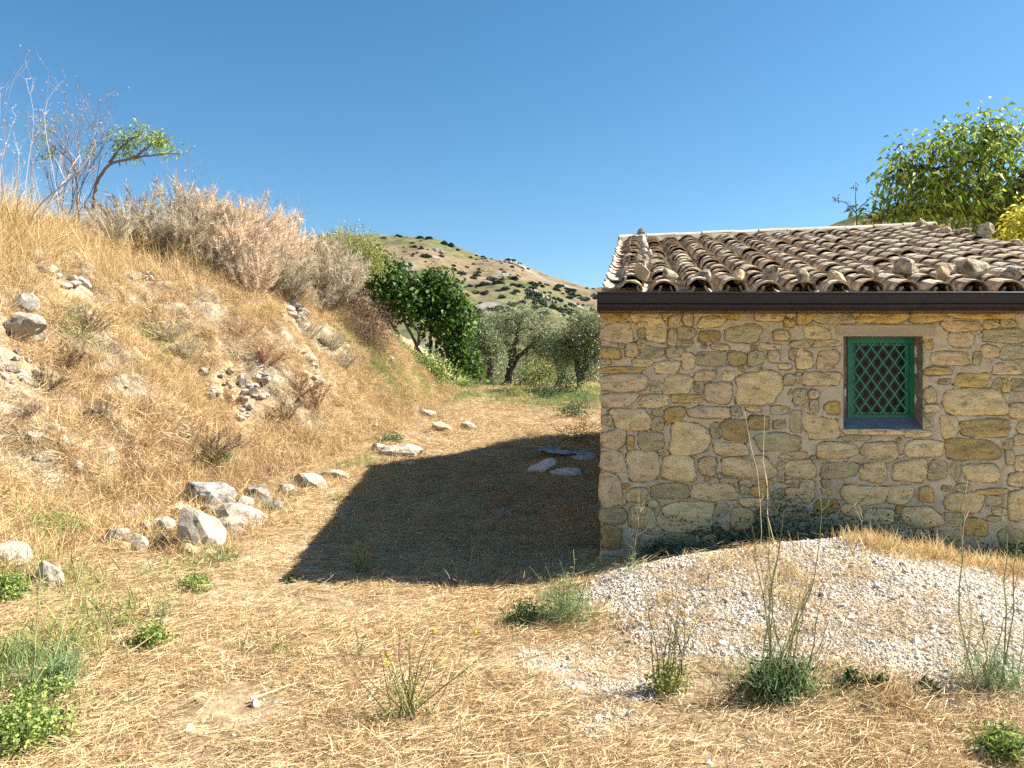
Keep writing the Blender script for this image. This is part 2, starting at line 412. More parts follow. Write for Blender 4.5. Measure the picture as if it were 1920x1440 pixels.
def ground_mat():
    m = bpy.data.materials.new('dry_soil'); m.use_nodes = True
    nt = m.node_tree; N = nt.nodes; Lk = nt.links
    b = N['Principled BSDF']; b.inputs['Roughness'].default_value = .97; b.inputs['Specular IOR Level'].default_value = .1
    at = N.new('ShaderNodeAttribute'); at.attribute_name = 'soil'
    sp = N.new('ShaderNodeSeparateColor'); Lk.new(at.outputs['Color'], sp.inputs[0])
    tc = N.new('ShaderNodeTexCoord')
    def noise(s, d=8, off=0):
        n = N.new('ShaderNodeTexNoise'); n.inputs['Scale'].default_value = s; n.inputs['Detail'].default_value = d; n.inputs['Roughness'].default_value = .68
        a = N.new('ShaderNodeVectorMath'); a.operation = 'ADD'; a.inputs[1].default_value = (off, off * 2, off)
        Lk.new(tc.outputs['Object'], a.inputs[0]); Lk.new(a.outputs[0], n.inputs['Vector']); return n.outputs['Fac']
    def ramp(f, cs):
        r = N.new('ShaderNodeValToRGB'); e = r.color_ramp.elements
        while len(e) < len(cs): e.new(.5)
        for q, (p, c) in zip(e, cs): q.position = p; q.color = (*c, 1)
        Lk.new(f, r.inputs[0]); return r.outputs[0]
    def mix(f, a, c):
        x = N.new('ShaderNodeMix'); x.data_type = 'RGBA'; Lk.new(f, x.inputs[0]); Lk.new(a, x.inputs[6]); Lk.new(c, x.inputs[7]); return x.outputs[2]
    base = ramp(noise(9), [(.28, (.09, .06, .035)), (.45, (.25, .175, .10)), (.6, (.42, .32, .20)), (.75, (.55, .45, .30))])
    grey = ramp(noise(6, off=4), [(.3, (.07, .052, .035)), (.45, (.21, .17, .12)), (.6, (.36, .305, .22)), (.72, (.50, .44, .34))])
    grav = ramp(noise(60, 3, off=9), [(.3, (.16, .13, .10)), (.5, (.38, .33, .27)), (.65, (.58, .52, .44))])
    gre = ramp(noise(5, off=14), [(.3, (.06, .08, .025)), (.5, (.16, .17, .055)), (.7, (.36, .30, .13))])
    c = mix(sp.outputs[0], base, grey); c = mix(sp.outputs[1], c, grav); c = mix(sp.outputs[2], c, gre)
    Lk.new(c, b.inputs['Base Color'])
    bp = N.new('ShaderNodeBump'); bp.inputs['Strength'].default_value = 1; bp.inputs['Distance'].default_value = .03
    Lk.new(noise(22, 10, off=2), bp.inputs['Height']); Lk.new(bp.outputs[0], b.inputs['Normal'])
    return m
def grid_mesh(name, XX, YY, ZZ, material, masks=None, kind='structure', smooth=True):
    nx, ny = XX.shape
    V = np.stack([XX, YY, ZZ], -1).reshape(-1, 3)
    i = np.arange(nx - 1)[:, None] * ny; j = np.arange(ny - 1)[None, :]
    Fq = np.stack([i + j, i + ny + j, i + ny + j + 1, i + j + 1], -1).reshape(-1, 4)
    me = bpy.data.meshes.new(name)
    me.vertices.add(len(V)); me.vertices.foreach_set('co', V.ravel())
    me.loops.add(Fq.size); me.loops.foreach_set('vertex_index', Fq.ravel())
    me.polygons.add(len(Fq)); me.polygons.foreach_set('loop_start', np.arange(len(Fq)) * 4)
    me.update(calc_edges=True)
    me.polygons.foreach_set('use_smooth', [smooth] * len(Fq))
    if masks is not None:
        a = me.color_attributes.new('soil', 'FLOAT_COLOR', 'POINT')
        c = np.stack([m.ravel() for m in masks] + [np.ones(len(V))], -1)
        a.data.foreach_set('color', c.ravel().astype(np.float32))
    me.materials.append(material)
    me.validate()
    o = bpy.data.objects.new(name, me); link(o)
    if kind: o['kind'] = kind
    return o
ground = grid_mesh('ground', XX, YY, ZZ, ground_mat(), ground_masks(XX, YY))
# ------------------------------------------------------------------ far hill
hx = np.linspace(-420, 620, 420); hy = np.concatenate([np.linspace(118, 500, 240), np.linspace(505, 900, 30)])
HX, HY = np.meshgrid(hx, hy, indexing='ij')
HZ = HH(HX, HY)
def hill_mat():
    m = bpy.data.materials.new('hillside_soil'); m.use_nodes = True
    nt = m.node_tree; N = nt.nodes; Lk = nt.links
    b = N['Principled BSDF']; b.inputs['Roughness'].default_value = .97; b.inputs['Specular IOR Level'].default_value = .05
    at = N.new('ShaderNodeAttribute'); at.attribute_name = 'soil'
    sp = N.new('ShaderNodeSeparateColor'); Lk.new(at.outputs['Color'], sp.inputs[0])
    tc = N.new('ShaderNodeTexCoord')
    def ramp(s, cs, off):
        n = N.new('ShaderNodeTexNoise'); n.inputs['Scale'].default_value = s; n.inputs['Detail'].default_value = 10; n.inputs['Roughness'].default_value = .66
        a = N.new('ShaderNodeVectorMath'); a.operation = 'ADD'; a.inputs[1].default_value = (off, off * 2, off)
        Lk.new(tc.outputs['Object'], a.inputs[0]); Lk.new(a.outputs[0], n.inputs['Vector'])
        r = N.new('ShaderNodeValToRGB'); e = r.color_ramp.elements
        while len(e) < len(cs): e.new(.5)
        for q, (p, c) in zip(e, cs): q.position = p; q.color = (*c, 1)
        Lk.new(n.outputs['Fac'], r.inputs[0]); return r.outputs[0]
    def mix(f, a, c):
        x = N.new('ShaderNodeMix'); x.data_type = 'RGBA'; Lk.new(f, x.inputs[0]); Lk.new(a, x.inputs[6]); Lk.new(c, x.inputs[7]); return x.outputs[2]
    base = ramp(.13, [(.3, (.055, .045, .034)), (.42, (.125, .095, .062)), (.55, (.19, .145, .09)), (.7, (.12, .115, .058))], 0)
    gre = ramp(.2, [(.3, (.035, .05, .028)), (.45, (.08, .09, .042)), (.65, (.17, .145, .075))], 30)
    rock = ramp(.15, [(.3, (.08, .075, .07)), (.5, (.19, .175, .16)), (.7, (.32, .29, .25))], 60)
    c = mix(sp.outputs[0], base, gre); c = mix(sp.outputs[1], c, rock)
    Lk.new(c, b.inputs['Base Color'])
    return m
hg = sstep((fbm(HX, HY, 38, 81) + .5 * fbm(HX, HY, 9, 83) + .14 + .25 * sstep((HX + 60) / 60) * sstep((430 - HY) / 120)) / .35)
hr = sstep((fbm(HX, HY, 16, 88) - .30) / .12) * .8 * sstep((HY - 200) / 60)
hill = grid_mesh('hillside', HX, HY, HZ, hill_mat(), (hg, hr, hg * 0))

# ------------------------------------------------------------------ scatter with geometry nodes
def scatter(name, pts, nrm, scale, variants, spin=None, tilt=.15, kind='stuff', label=None, cat=None, follow=1.0, r=None):
    r = r or rng
    n = len(pts)
    nrm = np.asarray(nrm) * follow + np.array([0, 0, 1.0]) * (1 - follow)
    nrm = nrm + r.normal(size=(n, 3)) * tilt
    nrm /= np.linalg.norm(nrm, axis=1)[:, None]
    a = r.uniform(0, 2 * np.pi, n) if spin is None else spin + r.normal(size=n) * .45
    xh = np.stack([np.cos(a), np.sin(a), np.zeros(n)], -1)
    xh -= (xh * nrm).sum(1)[:, None] * nrm; xh /= np.linalg.norm(xh, axis=1)[:, None]
    yh = np.cross(nrm, xh)
    # matrix columns xh,yh,nrm -> euler XYZ
    ey = -np.arcsin(np.clip(xh[:, 2], -1, 1)); ex = np.arctan2(yh[:, 2], nrm[:, 2]); ez = np.arctan2(xh[:, 1], xh[:, 0])
    me = bpy.data.meshes.new(name)
    me.vertices.add(n); me.vertices.foreach_set('co', np.asarray(pts, float).ravel())
    at = me.attributes.new('rot', 'FLOAT_VECTOR', 'POINT'); at.data.foreach_set('vector', np.stack([ex, ey, ez], -1).ravel())
    at = me.attributes.new('scl', 'FLOAT', 'POINT'); at.data.foreach_set('value', np.broadcast_to(scale, (n,)).astype(float).copy())
    at = me.attributes.new('idx', 'INT', 'POINT'); at.data.foreach_set('value', r.integers(0, len(variants), n).astype(np.int32))
    o = bpy.data.objects.new(name, me); link(o)
    col = bpy.data.collections.new(name + '_variants')
    for k, vme in enumerate(variants):
        col.objects.link(bpy.data.objects.new('%s_kind_%02d' % (name, k), vme))
    ng = bpy.data.node_groups.new(name + '_scatter', 'GeometryNodeTree')
    ng.interface.new_socket('Geometry', in_out='INPUT', socket_type='NodeSocketGeometry')
    ng.interface.new_socket('Geometry', in_out='OUTPUT', socket_type='NodeSocketGeometry')
    N = ng.nodes; L = ng.links
    gi = N.new('NodeGroupInput'); go = N.new('NodeGroupOutput')
    ip = N.new('GeometryNodeInstanceOnPoints'); ci = N.new('GeometryNodeCollectionInfo')
    ci.inputs['Collection'].default_value = col
    ci.inputs['Separate Children'].default_value = True; ci.inputs['Reset Children'].default_value = True
    def na(nm, t):
        q = N.new('GeometryNodeInputNamedAttribute'); q.data_type = t; q.inputs['Name'].default_value = nm; return q.outputs['Attribute']
    L.new(gi.outputs[0], ip.inputs['Points']); L.new(ci.outputs[0], ip.inputs['Instance'])
    ip.inputs['Pick Instance'].default_value = True
    L.new(na('idx', 'INT'), ip.inputs['Instance Index']); L.new(na('rot', 'FLOAT_VECTOR'), ip.inputs['Rotation']); L.new(na('scl', 'FLOAT'), ip.inputs['Scale'])
    L.new(ip.outputs[0], go.inputs[0])
    md = o.modifiers.new('scatter', 'NODES'); md.node_group = ng
    tag(o, label, cat, None, kind)
    return o
def lying_variant(n, rad, lmin, lmax, w, h, material, r, up=.12):
    mb = MB()
    P = np.stack([r.uniform(-rad, rad, n), r.uniform(-rad, rad, n), r.uniform(-.005, h, n)], -1)
    a = np.where(r.random(n) < .6, r.normal(0, .5, n), r.uniform(0, 6.28, n)) + np.where(r.random(n) < .5, 0, np.pi)
    D = np.stack([np.cos(a), np.sin(a), r.normal(0, up, n)], -1)
    mb.blades(P, D, r.uniform(lmin, lmax, n), r.uniform(.6, 1.3, n) * w, .15, r=r)
    return mb.mesh('tuft', material)
def tuft_variant(n, rad, lmin, lmax, w, spread, bend, material, r, lean=0.0):
    mb = MB()
    P = np.stack([r.normal(0, rad, n), r.normal(0, rad, n), r.uniform(-.03, 0, n)], -1)
    D = np.stack([r.normal(lean, spread, n), r.normal(0, spread, n), np.ones(n)], -1)
    mb.blades(P, D, r.uniform(lmin, lmax, n), r.uniform(.6, 1.3, n) * w, bend, r=r)
    return mb.mesh('tuft', material)
def samp(n, x0, x1, y0, y1, keep, r=None):
    r = r or rng
    x = r.uniform(x0, x1, n); y = r.uniform(y0, y1, n)
    k = r.random(n) < keep(x, y)
    x = x[k]; y = y[k]
    return np.stack([x, y, G(x, y)], -1), Gn(x, y)
def in_house(x, y):
    sx = .77 + .16 * (y - 6.62)
    return (y > 6.6) & (y < 16.3) & (x > sx - .02) & (x < sx + 4.9)
# ------------------------------------------------------------------ stone house
house = empty('stone_house', (.77, 6.62, 0))
tag(house, 'low stone shed with a clay tiled roof and one small green latticed window', 'shed')
HL = np.array([.77, 6.62, 0.0])
def hobj(mb, name, mats, parent, smooth=False, loc=None):
    """objects are given world coordinates; parents sit at the house origin or at it too"""
    mb.v = [v - HL for v in mb.v]
    if loc is not None:
        loc = np.array(loc) - HL
        mb.v = [v - loc for v in mb.v]
    o = bpy.data.objects.new(name, mb.mesh(name, mats, smooth))
    if loc is not None: o.location = loc
    scene.collection.objects.link(o); o.parent = parent
    return o
WY = 6.62
def wx(px): return (px - 960) / F * WY
def wz(py): return 1.6 + (720 - py) / F * WY
WX0, WX1 = .77, 5.6
WIN = (2.851, 1.211, 3.534, 2.011)  # x0,z0,x1,z1
K = 4.5714
stones = []
def S(ox, oy, x0, y0, x1, y1, t, n=None):
    stones.append((ox + x0 / K, oy + y0 / K, ox + x1 / K, oy + y1 / K, t, n))
A = """125,105,350,190,o 380,118,645,208,l 655,110,690,180,o 705,140,800,240,p 825,120,905,230,p 955,150,1175,245,l 1165,110,1300,170,o
1440,108,1675,192,l 1700,105,1780,160,p 1800,110,1930,215,o 130,205,390,375,p 435,200,510,238,l 440,255,500,340,g 500,195,685,362,l
700,262,765,405,p 775,240,930,340,g 815,358,900,405,g 960,275,1135,370,b 1190,220,1500,375,g 1600,272,1725,355,l 430,345,500,430,g
330,385,430,500,l 130,420,280,510,o 128,518,200,560,p 460,415,660,510,g 680,415,830,500,g 1065,390,1215,438,p 1485,385,1660,435,l
1740,360,1900,425,p 385,520,565,582,l 580,535,798,640,l 805,465,925,600,l 935,450,1190,575,g 1210,450,1370,570,b 1385,445,1515,570,g
1555,445,1650,545,p 130,585,495,632,o 1640,560,1750,600,l 1735,430,1775,515,g 1790,440,1930,605,l 130,645,520,790,p 545,700,655,795,g
662,650,905,812,l 920,615,1100,700,p 1155,615,1265,705,l 1270,625,1670,905,l 925,710,1000,800,g 1010,715,1240,895,p 1685,650,1785,735,g
1795,635,1835,720,p 130,808,415,925,p 455,825,705,930,l 722,825,1000,885,o 1770,770,1880,910,g 220,940,545,1125,l 125,1000,210,1080,p
665,930,835,1055,o 555,1010,655,1130,g 565,940,655,1000,g 860,925,1225,1018,p 1235,925,1320,1000,g 1365,920,1490,965,l 1575,920,1730,990,g
1155,1035,1370,1222,b 1380,1000,1555,1120,b 1065,1060,1130,1200,g 1740,960,1835,1145,g 715,1060,1050,1340,l 130,1125,330,1285,p
345,1175,405,1300,o 440,1140,660,1300,g 1100,1232,1380,1345,l 1435,1155,1830,1300,g 1600,1040,1700,1110,g 1650,1315,1885,1370,p 615,1290,695,1340,l"""
C = """130,215,325,385,p 340,200,620,462,p 645,250,925,460,l 955,265,1108,420,p 1160,260,1615,435,l 1625,295,1690,370,g 1695,285,1930,440,l
130,400,300,690,p 340,530,515,640,l 545,485,880,612,g 890,490,1290,630,l 1145,445,1290,480,p 1300,455,1400,498,p 1450,455,1600,497,o
1315,515,1395,575,g 1405,510,1560,600,o 1700,455,1810,490,p 1310,612,1530,685,l 1590,540,1690,620,g 1700,525,1925,645,l 525,630,608,690,l
612,650,1085,905,l 1230,700,1440,885,l 1095,660,1210,770,g 135,700,340,825,g 360,685,585,865,l 135,845,300,1045,b 1660,690,1850,800,p
490,850,640,920,p 640,920,930,1020,g 985,920,1140,1050,p 1460,700,1600,830,p 280,620,330,675,l 305,488,355,528,o"""
B = """0,110,70,215,o 110,105,460,215,g 480,105,910,210,o 945,110,1240,205,o 1265,110,1850,172,o 20,235,255,350,l 1220,190,1545,278,l
1565,190,1685,255,l 1710,180,1850,245,g 1275,285,1485,410,p 1565,265,1930,375,g 110,358,345,410,l 1550,400,1705,500,l 1715,400,1930,520,g
1115,455,1435,570,l 1065,345,1130,430,o 1487,450,1545,565,g 1070,590,1290,650,o 1645,548,1895,645,p 1325,640,1610,755,o 1190,690,1280,725,p
150,440,330,600,p 20,625,340,740,l 1230,775,1755,1000,l 1065,765,1160,890,l 1645,680,1722,800,g 1730,690,1790,800,o 1805,690,1930,790,g
1790,900,1930,1020,l 75,785,150,855,p 85,870,145,975,p 205,885,330,985,o 0,775,50,900,g 30,1005,330,1195,l 1060,910,1185,970,l
1065,985,1135,1100,g 1200,995,1345,1185,l 1370,1040,1790,1180,b 1860,1050,1930,1150,l 360,1120,885,1162,l 895,1125,1125,1185,l 130,1230,490,1365,l
525,1230,830,1365,l 890,1210,1220,1355,l 1245,1200,1700,1380,b 1830,1165,1930,1250,l 1735,1200,1815,1290,g 1760,1300,1830,1420,p 360,1175,600,1215,g"""
D = """0,290,130,440,l 175,310,490,440,g 505,305,735,470,l 795,285,1085,465,l 1095,290,1250,450,g 1290,300,1375,450,g 1385,315,1695,465,l
1840,240,1930,380,l 1790,395,1930,510,l 360,505,740,670,l 750,500,960,660,l 1020,520,1140,640,o 1215,505,1300,550,g 1330,490,1465,560,g
1500,535,1770,572,o 0,450,120,640,l 345,668,525,765,l 540,705,810,840,l 870,685,1205,865,l 1235,565,1565,725,l 1580,590,1715,670,g
1790,540,1930,800,l 1230,740,1390,850,g 1400,780,1595,940,o 120,620,325,750,b 1600,770,1720,800,p 1180,890,1380,985,g 270,795,400,850,g
1700,880,1930,1050,g 410,800,520,870,g 1640,690,1770,755,l 560,870,760,960,g 800,880,1120,980,p 840,240,880,270,l 560,255,800,300,g"""
for txt, ox, oy in ((A, 1100, 560), (C, 1100, 800), (B, 1500, 560), (D, 1500, 800)):
    for q in txt.split():
        a = q.split(',')
        S(ox, oy, *[float(v) for v in a[:4]], a[4])
_r = random.Random(4)
# carry the masonry on past the right edge of the frame and down to the footing
yy = 583
while yy < 1095:
    hh_ = _r.uniform(22, 46); xx = 1926
    while xx < 2170:
        ww_ = _r.uniform(30, 85)
        stones.append((xx, yy, min(xx + ww_, 2172), yy + hh_ - 3, _r.choice('llogpb'), None)); xx += ww_ + _r.uniform(5, 11)
    yy += hh_ + _r.uniform(4, 9)
yy = 1045
while yy < 1110:
    xx = 1135
    while xx < 1900:
        ww_ = _r.uniform(30, 80)
        stones.append((xx, yy, xx + ww_, yy + 26, _r.choice('gpbg'), None)); xx += ww_ + _r.uniform(6, 14)
    yy += 33
# outlines
SP = []
for k, (x0, y0, x1, y1, t, n) in enumerate(stones):
    q = np.random.default_rng(k + 10)
    cx, cz = (wx(x0) + wx(x1)) / 2, (wz(y0) + wz(y1)) / 2
    hw, hh = abs(wx(x1) - wx(x0)) / 2 + .004, abs(wz(y0) - wz(y1)) / 2 + .004
    if cx - hw < WX0 + .03: rt = cx + hw; e_ = q.uniform(-.002, .022); cx = (WX0 - e_ + rt) / 2; hw = (rt - WX0 + e_) / 2
    nn = q.uniform(2.6, 7.0)
    ph = q.uniform(0, 6.28, 4); am = np.array([.03, .035, .03, .026]) * q.uniform(.4, 1.6, 4)
    sk = q.uniform(-.16, .16); tp = q.uniform(-.14, .14)
    SP.append((cx, cz, hw, hh, nn, ph, am, sk, tp, t, q))
def q_hp(sp):
    g = np.random.default_rng(int(sp[0] * 1e4) % 99991 + 7)
    L = [(k * np.pi / 2 + g.normal(0, .10), g.uniform(.97, 1.03)) for k in range(4)]
    L += [((k + .5) * np.pi / 2 + g.normal(0, .22), g.uniform(1.02, 1.42)) for k in range(4)]
    return L
def rad(sp, th):
    cx, cz, hw, hh, nn, ph, am, sk, tp, t, q = sp
    c, s_ = np.cos(th), np.sin(th)
    hp = q_hp(sp)
    r = 0
    for an, cc in hp: r = r + (np.maximum(0, np.cos(th - an)) / cc) ** 16
    r = r ** (-1 / 16)
    r = r * (1.0 + am[0] * np.sin(2 * th + ph[0]) + am[1] * np.sin(3 * th + ph[1]) + am[2] * np.sin(5 * th + ph[2]) + am[3] * np.sin(9 * th + ph[3]))
    return r
# small stones closing the joints
_fr = np.random.default_rng(77); _n0 = len(SP)
for _ in range(5000):
    if len(SP) >= 294: break
    x_, z_ = _fr.uniform(.80, 3.95), _fr.uniform(.35, 2.2)
    if WIN[0] - .07 < x_ < WIN[2] + .07 and WIN[1] - .07 < z_ < WIN[3] + .14: continue
    best = 9
    for sp in SP:
        dx_, dz_ = abs(x_ - sp[0]) - sp[2] * .96, abs(z_ - sp[1]) - sp[3] * .96
        best = min(best, math.hypot(max(dx_, 0), max(dz_, 0)) if max(dx_, dz_) > 0 else 0)
        if best < .020: break
    if best < .020: continue
    hw_ = min(best * .95, .075); hh_ = min(best * .8, .05)
    if _fr.random() < .4: hw_, hh_ = hh_, hw_
    SP.append((x_, z_, hw_, hh_, 4, _fr.uniform(0, 6.28, 4), np.array([.05, .06, .04, .03]), _fr.uniform(-.3, .3), _fr.uniform(-.3, .3), _fr.choice(list('llogpb')), np.random.default_rng(9000 + len(SP))))
# wall sheet
def seg(a, b, s): return list(np.linspace(a, b, max(2, int(round((b - a) / s)) + 1)))
gxs = np.array(seg(WX0, WIN[0], .0105)[:-1] + seg(WIN[0], WIN[2], .0105)[:-1] + seg(WIN[2], WX1, .0105))
gzs = np.array(seg(-.35, WIN[1], .0105)[:-1] + seg(WIN[1], WIN[3], .0105)[:-1] + seg(WIN[3], 2.43, .0105))
WXX, WZZ = np.meshgrid(gxs, gzs, indexing='ij')
dep = .013 + .014 * fbm(WXX, WZZ, .22, 5) + .006 * fbm(WXX, WZZ, .05, 9, 3)   # towards the viewer
inside = np.zeros_like(dep, bool); groove = np.zeros_like(dep)
for sp in SP:
    cx, cz, hw, hh = sp[:4]
    m = (np.abs(WXX - cx) < hw * 1.25 + .03) & (np.abs(WZZ - cz) < hh * 1.25 + .03)
    u = (WXX[m] - cx) / hw; w = (WZZ[m] - cz) / hh
    u = u - sp[7] * w; w = w * (1 + sp[8] * u)
    th = np.arctan2(w, u); rho = np.hypot(u, w)
    rr = rad(sp, th)
    d = (rho / rr - 1) * np.hypot(hw * np.cos(th), hh * np.sin(th)) * .95
    qn = fbm(WXX[m], WZZ[m], .09, 17, 2)
    g = np.exp(-(np.clip(d - .001, 0, 1) / .0055) ** 2) * np.clip(.30 + 3.4 * qn, .0, 1.1)
    groove[m] = np.maximum(groove[m], g)
    inside[m] |= d < -.004
dep = dep - groove * .021
dep = np.where(inside, -.035, dep)
edge = (np.abs(WXX - WIN[0]) < .001) | (np.abs(WXX - WIN[2]) < .001) | (np.abs(WXX - WX0) < .001)
dep = np.where(edge, np.minimum(dep, .004), dep)
nx, nz = WXX.shape
ii = np.arange(nx - 1)[:, None] * nz; jj = np.arange(nz - 1)[None, :]
cxm = (gxs[:-1] + gxs[1:]) / 2; czm = (gzs[:-1] + gzs[1:]) / 2
keep = ~(((cxm > WIN[0]) & (cxm < WIN[2]))[:, None] & ((czm > WIN[1]) & (czm < WIN[3]))[None, :])
wall = empty('wall', (0, 0, 0), house)
mb = MB()
Fq = np.stack([ii + jj, ii + nz + jj, ii + nz + jj + 1, ii + jj + 1], -1)[keep]
mb.arr(np.stack([WXX, WY - dep, WZZ], -1).reshape(-1, 3), Fq)
hobj(mb, 'mortar_face', M['mortar'], wall, smooth=True)
# body of the walls behind the face (window left open)
mb = MB()
ex = .16  # plan skew
def bx4(x0, x1, y0, y1, z0, z1, mm=0):
    f = lambda x, y: x + ex * (y - WY)
    P = [(f(x0, y0), y0), (f(x1, y0), y0), (f(x1, y1), y1), (f(x0, y1), y1)]
    mb.add([(a, b, z0) for a, b in P] + [(a, b, z1) for a, b in P], [(0, 3, 2, 1), (4, 5, 6, 7), (0, 1, 5, 4), (1, 2, 6, 5), (2, 3, 7, 6), (3, 0, 4, 7)], mm)
bx4(WX0 + .002, WIN[0] - .08, WY + .04, WY + .42, -.35, 2.42)
mb.box((WIN[0] - .20, WY + .042, -.34), (WIN[0] - .002, WY + .41, 2.41))
mb.box((WIN[2] + .002, WY + .04, -.35), (WX1 - .002, WY + .42, 2.42))
mb.box((WIN[0] - .002, WY + .04, -.35), (WIN[2] + .002, WY + .42, WIN[1] - .03))
mb.box((WIN[0] - .002, WY + .04, WIN[3] + .03), (WIN[2] + .002, WY + .42, 2.42))
hobj(mb, 'wall_core', M['mortar'], wall)
mb = MB()
def gable(x, th):  # side wall as prism with gable top, skewed plan
    f = lambda y: x + ex * (y - WY)
    pr = [(WY + .41, 2.40), (12.2, 3.74), (15.9, 2.35)]
    v = []
    for dx in (0, th):
        v += [(f(WY + .41) + dx, WY + .41, -.4), (f(15.9) + dx, 15.9, -.4)] + [(f(y) + dx, y, z) for y, z in pr[::-1]]
    mb.add(v, [(0, 1, 2, 3, 4), (9, 8, 7, 6, 5), (0, 5, 6, 1), (1, 6, 7, 2), (2, 7, 8, 3), (3, 8, 9, 4), (4, 9, 5, 0)])
gable(.775, .4); gable(5.19, .4)
bx4(.9, 5.5, 15.5, 15.88, -.4, 2.33)
hobj(mb, 'side_wall', M['mortar'], wall)
# gable side stones, seen only from the left: joined
mb = MB(); q = np.random.default_rng(3)
for y in np.arange(6.64, 15.8, .33):
    topz = np.interp(y, [6.6, 12.2, 15.9], [2.35, 3.7, 2.3]); z = -.1 + q.uniform(0, .1)
    while z < topz - .2:
        h = q.uniform(.12, .25); w = q.uniform(.2, .31)
        th = np.linspace(0, 2 * np.pi, 11)[:-1]
        cyy, czz = y + .15 + q.uniform(-.03, .03), z + h / 2
        ring = [(cyy + w / 2 * np.sign(np.cos(t)) * abs(np.cos(t)) ** .5, czz + h / 2 * np.sign(np.sin(t)) * abs(np.sin(t)) ** .5) for t in th]
        xs = lambda yq: .775 + ex * (yq - WY)
        v = [(xs(a) + .02, a, b) for a, b in ring] + [(xs(a) - .012, cyy + (a - cyy) * .86, czz + (b - czz) * .86) for a, b in ring]
        n = 10
        mb.add(v, [tuple(range(n, 2 * n))] + [(i, (i + 1) % n, n + (i + 1) % n, n + i) for i in range(n)])
        z += h + q.uniform(.02, .05)
o = hobj(mb, 'side_stone', M['stone_p'], wall); o['kind'] = 'stuff'
# the face stones, one by one
for k, sp in enumerate(SP):
    cx, cz, hw, hh, nn, ph, am, sk, tp, t, q = sp
    if cz - hh < -.34: continue
    if cx + hw > WX1 - .01: hw = (WX1 - .01 - cx + hw) / 2; cx = WX1 - .01 - hw
    n = 18 if max(hw, hh) > .09 else 12
    th = np.arange(n) * 2 * np.pi / n + q.uniform(0, .3)
    r = rad((cx, cz, hw, hh, nn, ph, am, sk, tp, t, q), th)
    u = r * np.cos(th); w = r * np.sin(th) / 1.0
    w2 = w / (1 + sk * 0 + tp * u); u2 = u + sk * w2
    proud = q.uniform(.012, .030) * (.6 if t == 'g' else 1) + .004
    mb = MB(); V = []
    def ring(s, d, jit):
        for a, b in zip(u2, w2):
            V.append((cx + a * hw * s, WY - d - q.normal(0, jit), cz + b * hh * s))
    ring(1.0, -.05, 0); ring(.985, proud * .5, .0018); ring(.90, proud * .88, .003); ring(.60, proud, .0065); ring(.28, proud * 1.05, .0075)
    V.append((cx, WY - proud * 1.1, cz))
    Fc = []
    for L_ in range(4):
        for i in range(n):
            j = (i + 1) % n
            Fc.append((L_ * n + i, L_ * n + j, (L_ + 1) * n + j, (L_ + 1) * n + i))
    for i in range(n): Fc.append((4 * n + i, 4 * n + (i + 1) % n, 5 * n))
    mb.add(V, Fc)
    o = hobj(mb, 'stone', M['stone_' + t], wall, smooth=True, loc=(cx, WY, cz))

# ---- window
win = empty('window', (0, 0, 0), house)
FY = WY + .14
mb = MB()   # reveals
mb.box((WIN[0] - .03, WY + .006, WIN[1] - .02), (WIN[0], WY + .30, WIN[3] + .03))
mb.box((WIN[2], WY + .006, WIN[1] - .02), (WIN[2] + .03, WY + .30, WIN[3] + .03))
mb.box((WIN[0], WY + .006, WIN[3]), (WIN[2], WY + .30, WIN[3] + .028))
mb.box((WIN[0], FY + .01, WIN[1] - .02), (WIN[0] + .098, WY + .30, WIN[3]))
hobj(mb, 'reveal', M['render_grey'], win)
mb = MB(); q = np.random.default_rng(8)
def blob(y, z, w, h, x):
    th = np.arange(9) * 2 * np.pi / 9; r = q.uniform(.6, 1.2, 9)
    v = [(x - .004, y + w * a * np.cos(t), z + h * a * np.sin(t)) for a, t in zip(r, th)] + [(x + .01, y + w * a * np.cos(t), z + h * a * np.sin(t)) for a, t in zip(r, th)]
    mb.add(v, [tuple(range(9))] + [(i, (i + 1) % 9, 9 + (i + 1) % 9, 9 + i) for i in range(9)])
for (z, h) in ((1.88, .062), (1.735, .062), (1.46, .045)):
    blob(FY - .028, z, .02, h, WIN[2])
def fblob(x, z, w, h, y):
    th = np.arange(9) * 2 * np.pi / 9; r = q.uniform(.6, 1.2, 9)
    v = [(x + w * a * np.cos(t), y, z + h * a * np.sin(t)) for a, t in zip(r, th)] + [(x + w * a * np.cos(t), y + .008, z + h * a * np.sin(t)) for a, t in zip(r, th)]
    mb.add(v, [tuple(range(9))[::-1]] + [(i, (i + 1) % 9, 9 + (i + 1) % 9, 9 + i) for i in range(9)])
fblob(2.93, 1.52, .010, .05, FY + .004)
hobj(mb, 'plaster_patch', M['whiteplaster'], win)
mb = MB()   # sloping sill
mb.add([(WIN[0], WY - .004, 1.215), (WIN[2], WY - .004, 1.215), (WIN[2], WY + .2, 1.333), (WIN[0], WY + .2, 1.333),
        (WIN[0], WY - .004, 1.16), (WIN[2], WY - .004, 1.16), (WIN[2], WY + .2, 1.16), (WIN[0], WY + .2, 1.16)],
       [(0, 1, 2, 3), (4, 7, 6, 5), (4, 5, 1, 0), (5, 6, 2, 1), (6, 7, 3, 2), (7, 4, 0, 3)])
hobj(mb, 'sill', M['cement'], win)
mb = MB()   # lintel
mb.box((wx(1566), WY - .022, wz(630.3)), (wx(1752), WY + .05, wz(610)))
hobj(mb, 'lintel', M['lintel'], win)
def fx(px, y=FY): return (px - 960) / F * y
def fz(py, y=FY): return 1.6 + (720 - py) / F * y
fl, fr, ft, fb = fx(1589), 3.533, fz(631.5), fz(783.5)
mb = MB()
w1 = .038; y0, y1 = FY - .004, FY + .045
mb.box((fl, y0, fb), (fl + w1, y1, ft)); mb.box((fr - w1, y0, fb), (fr, y1, ft))
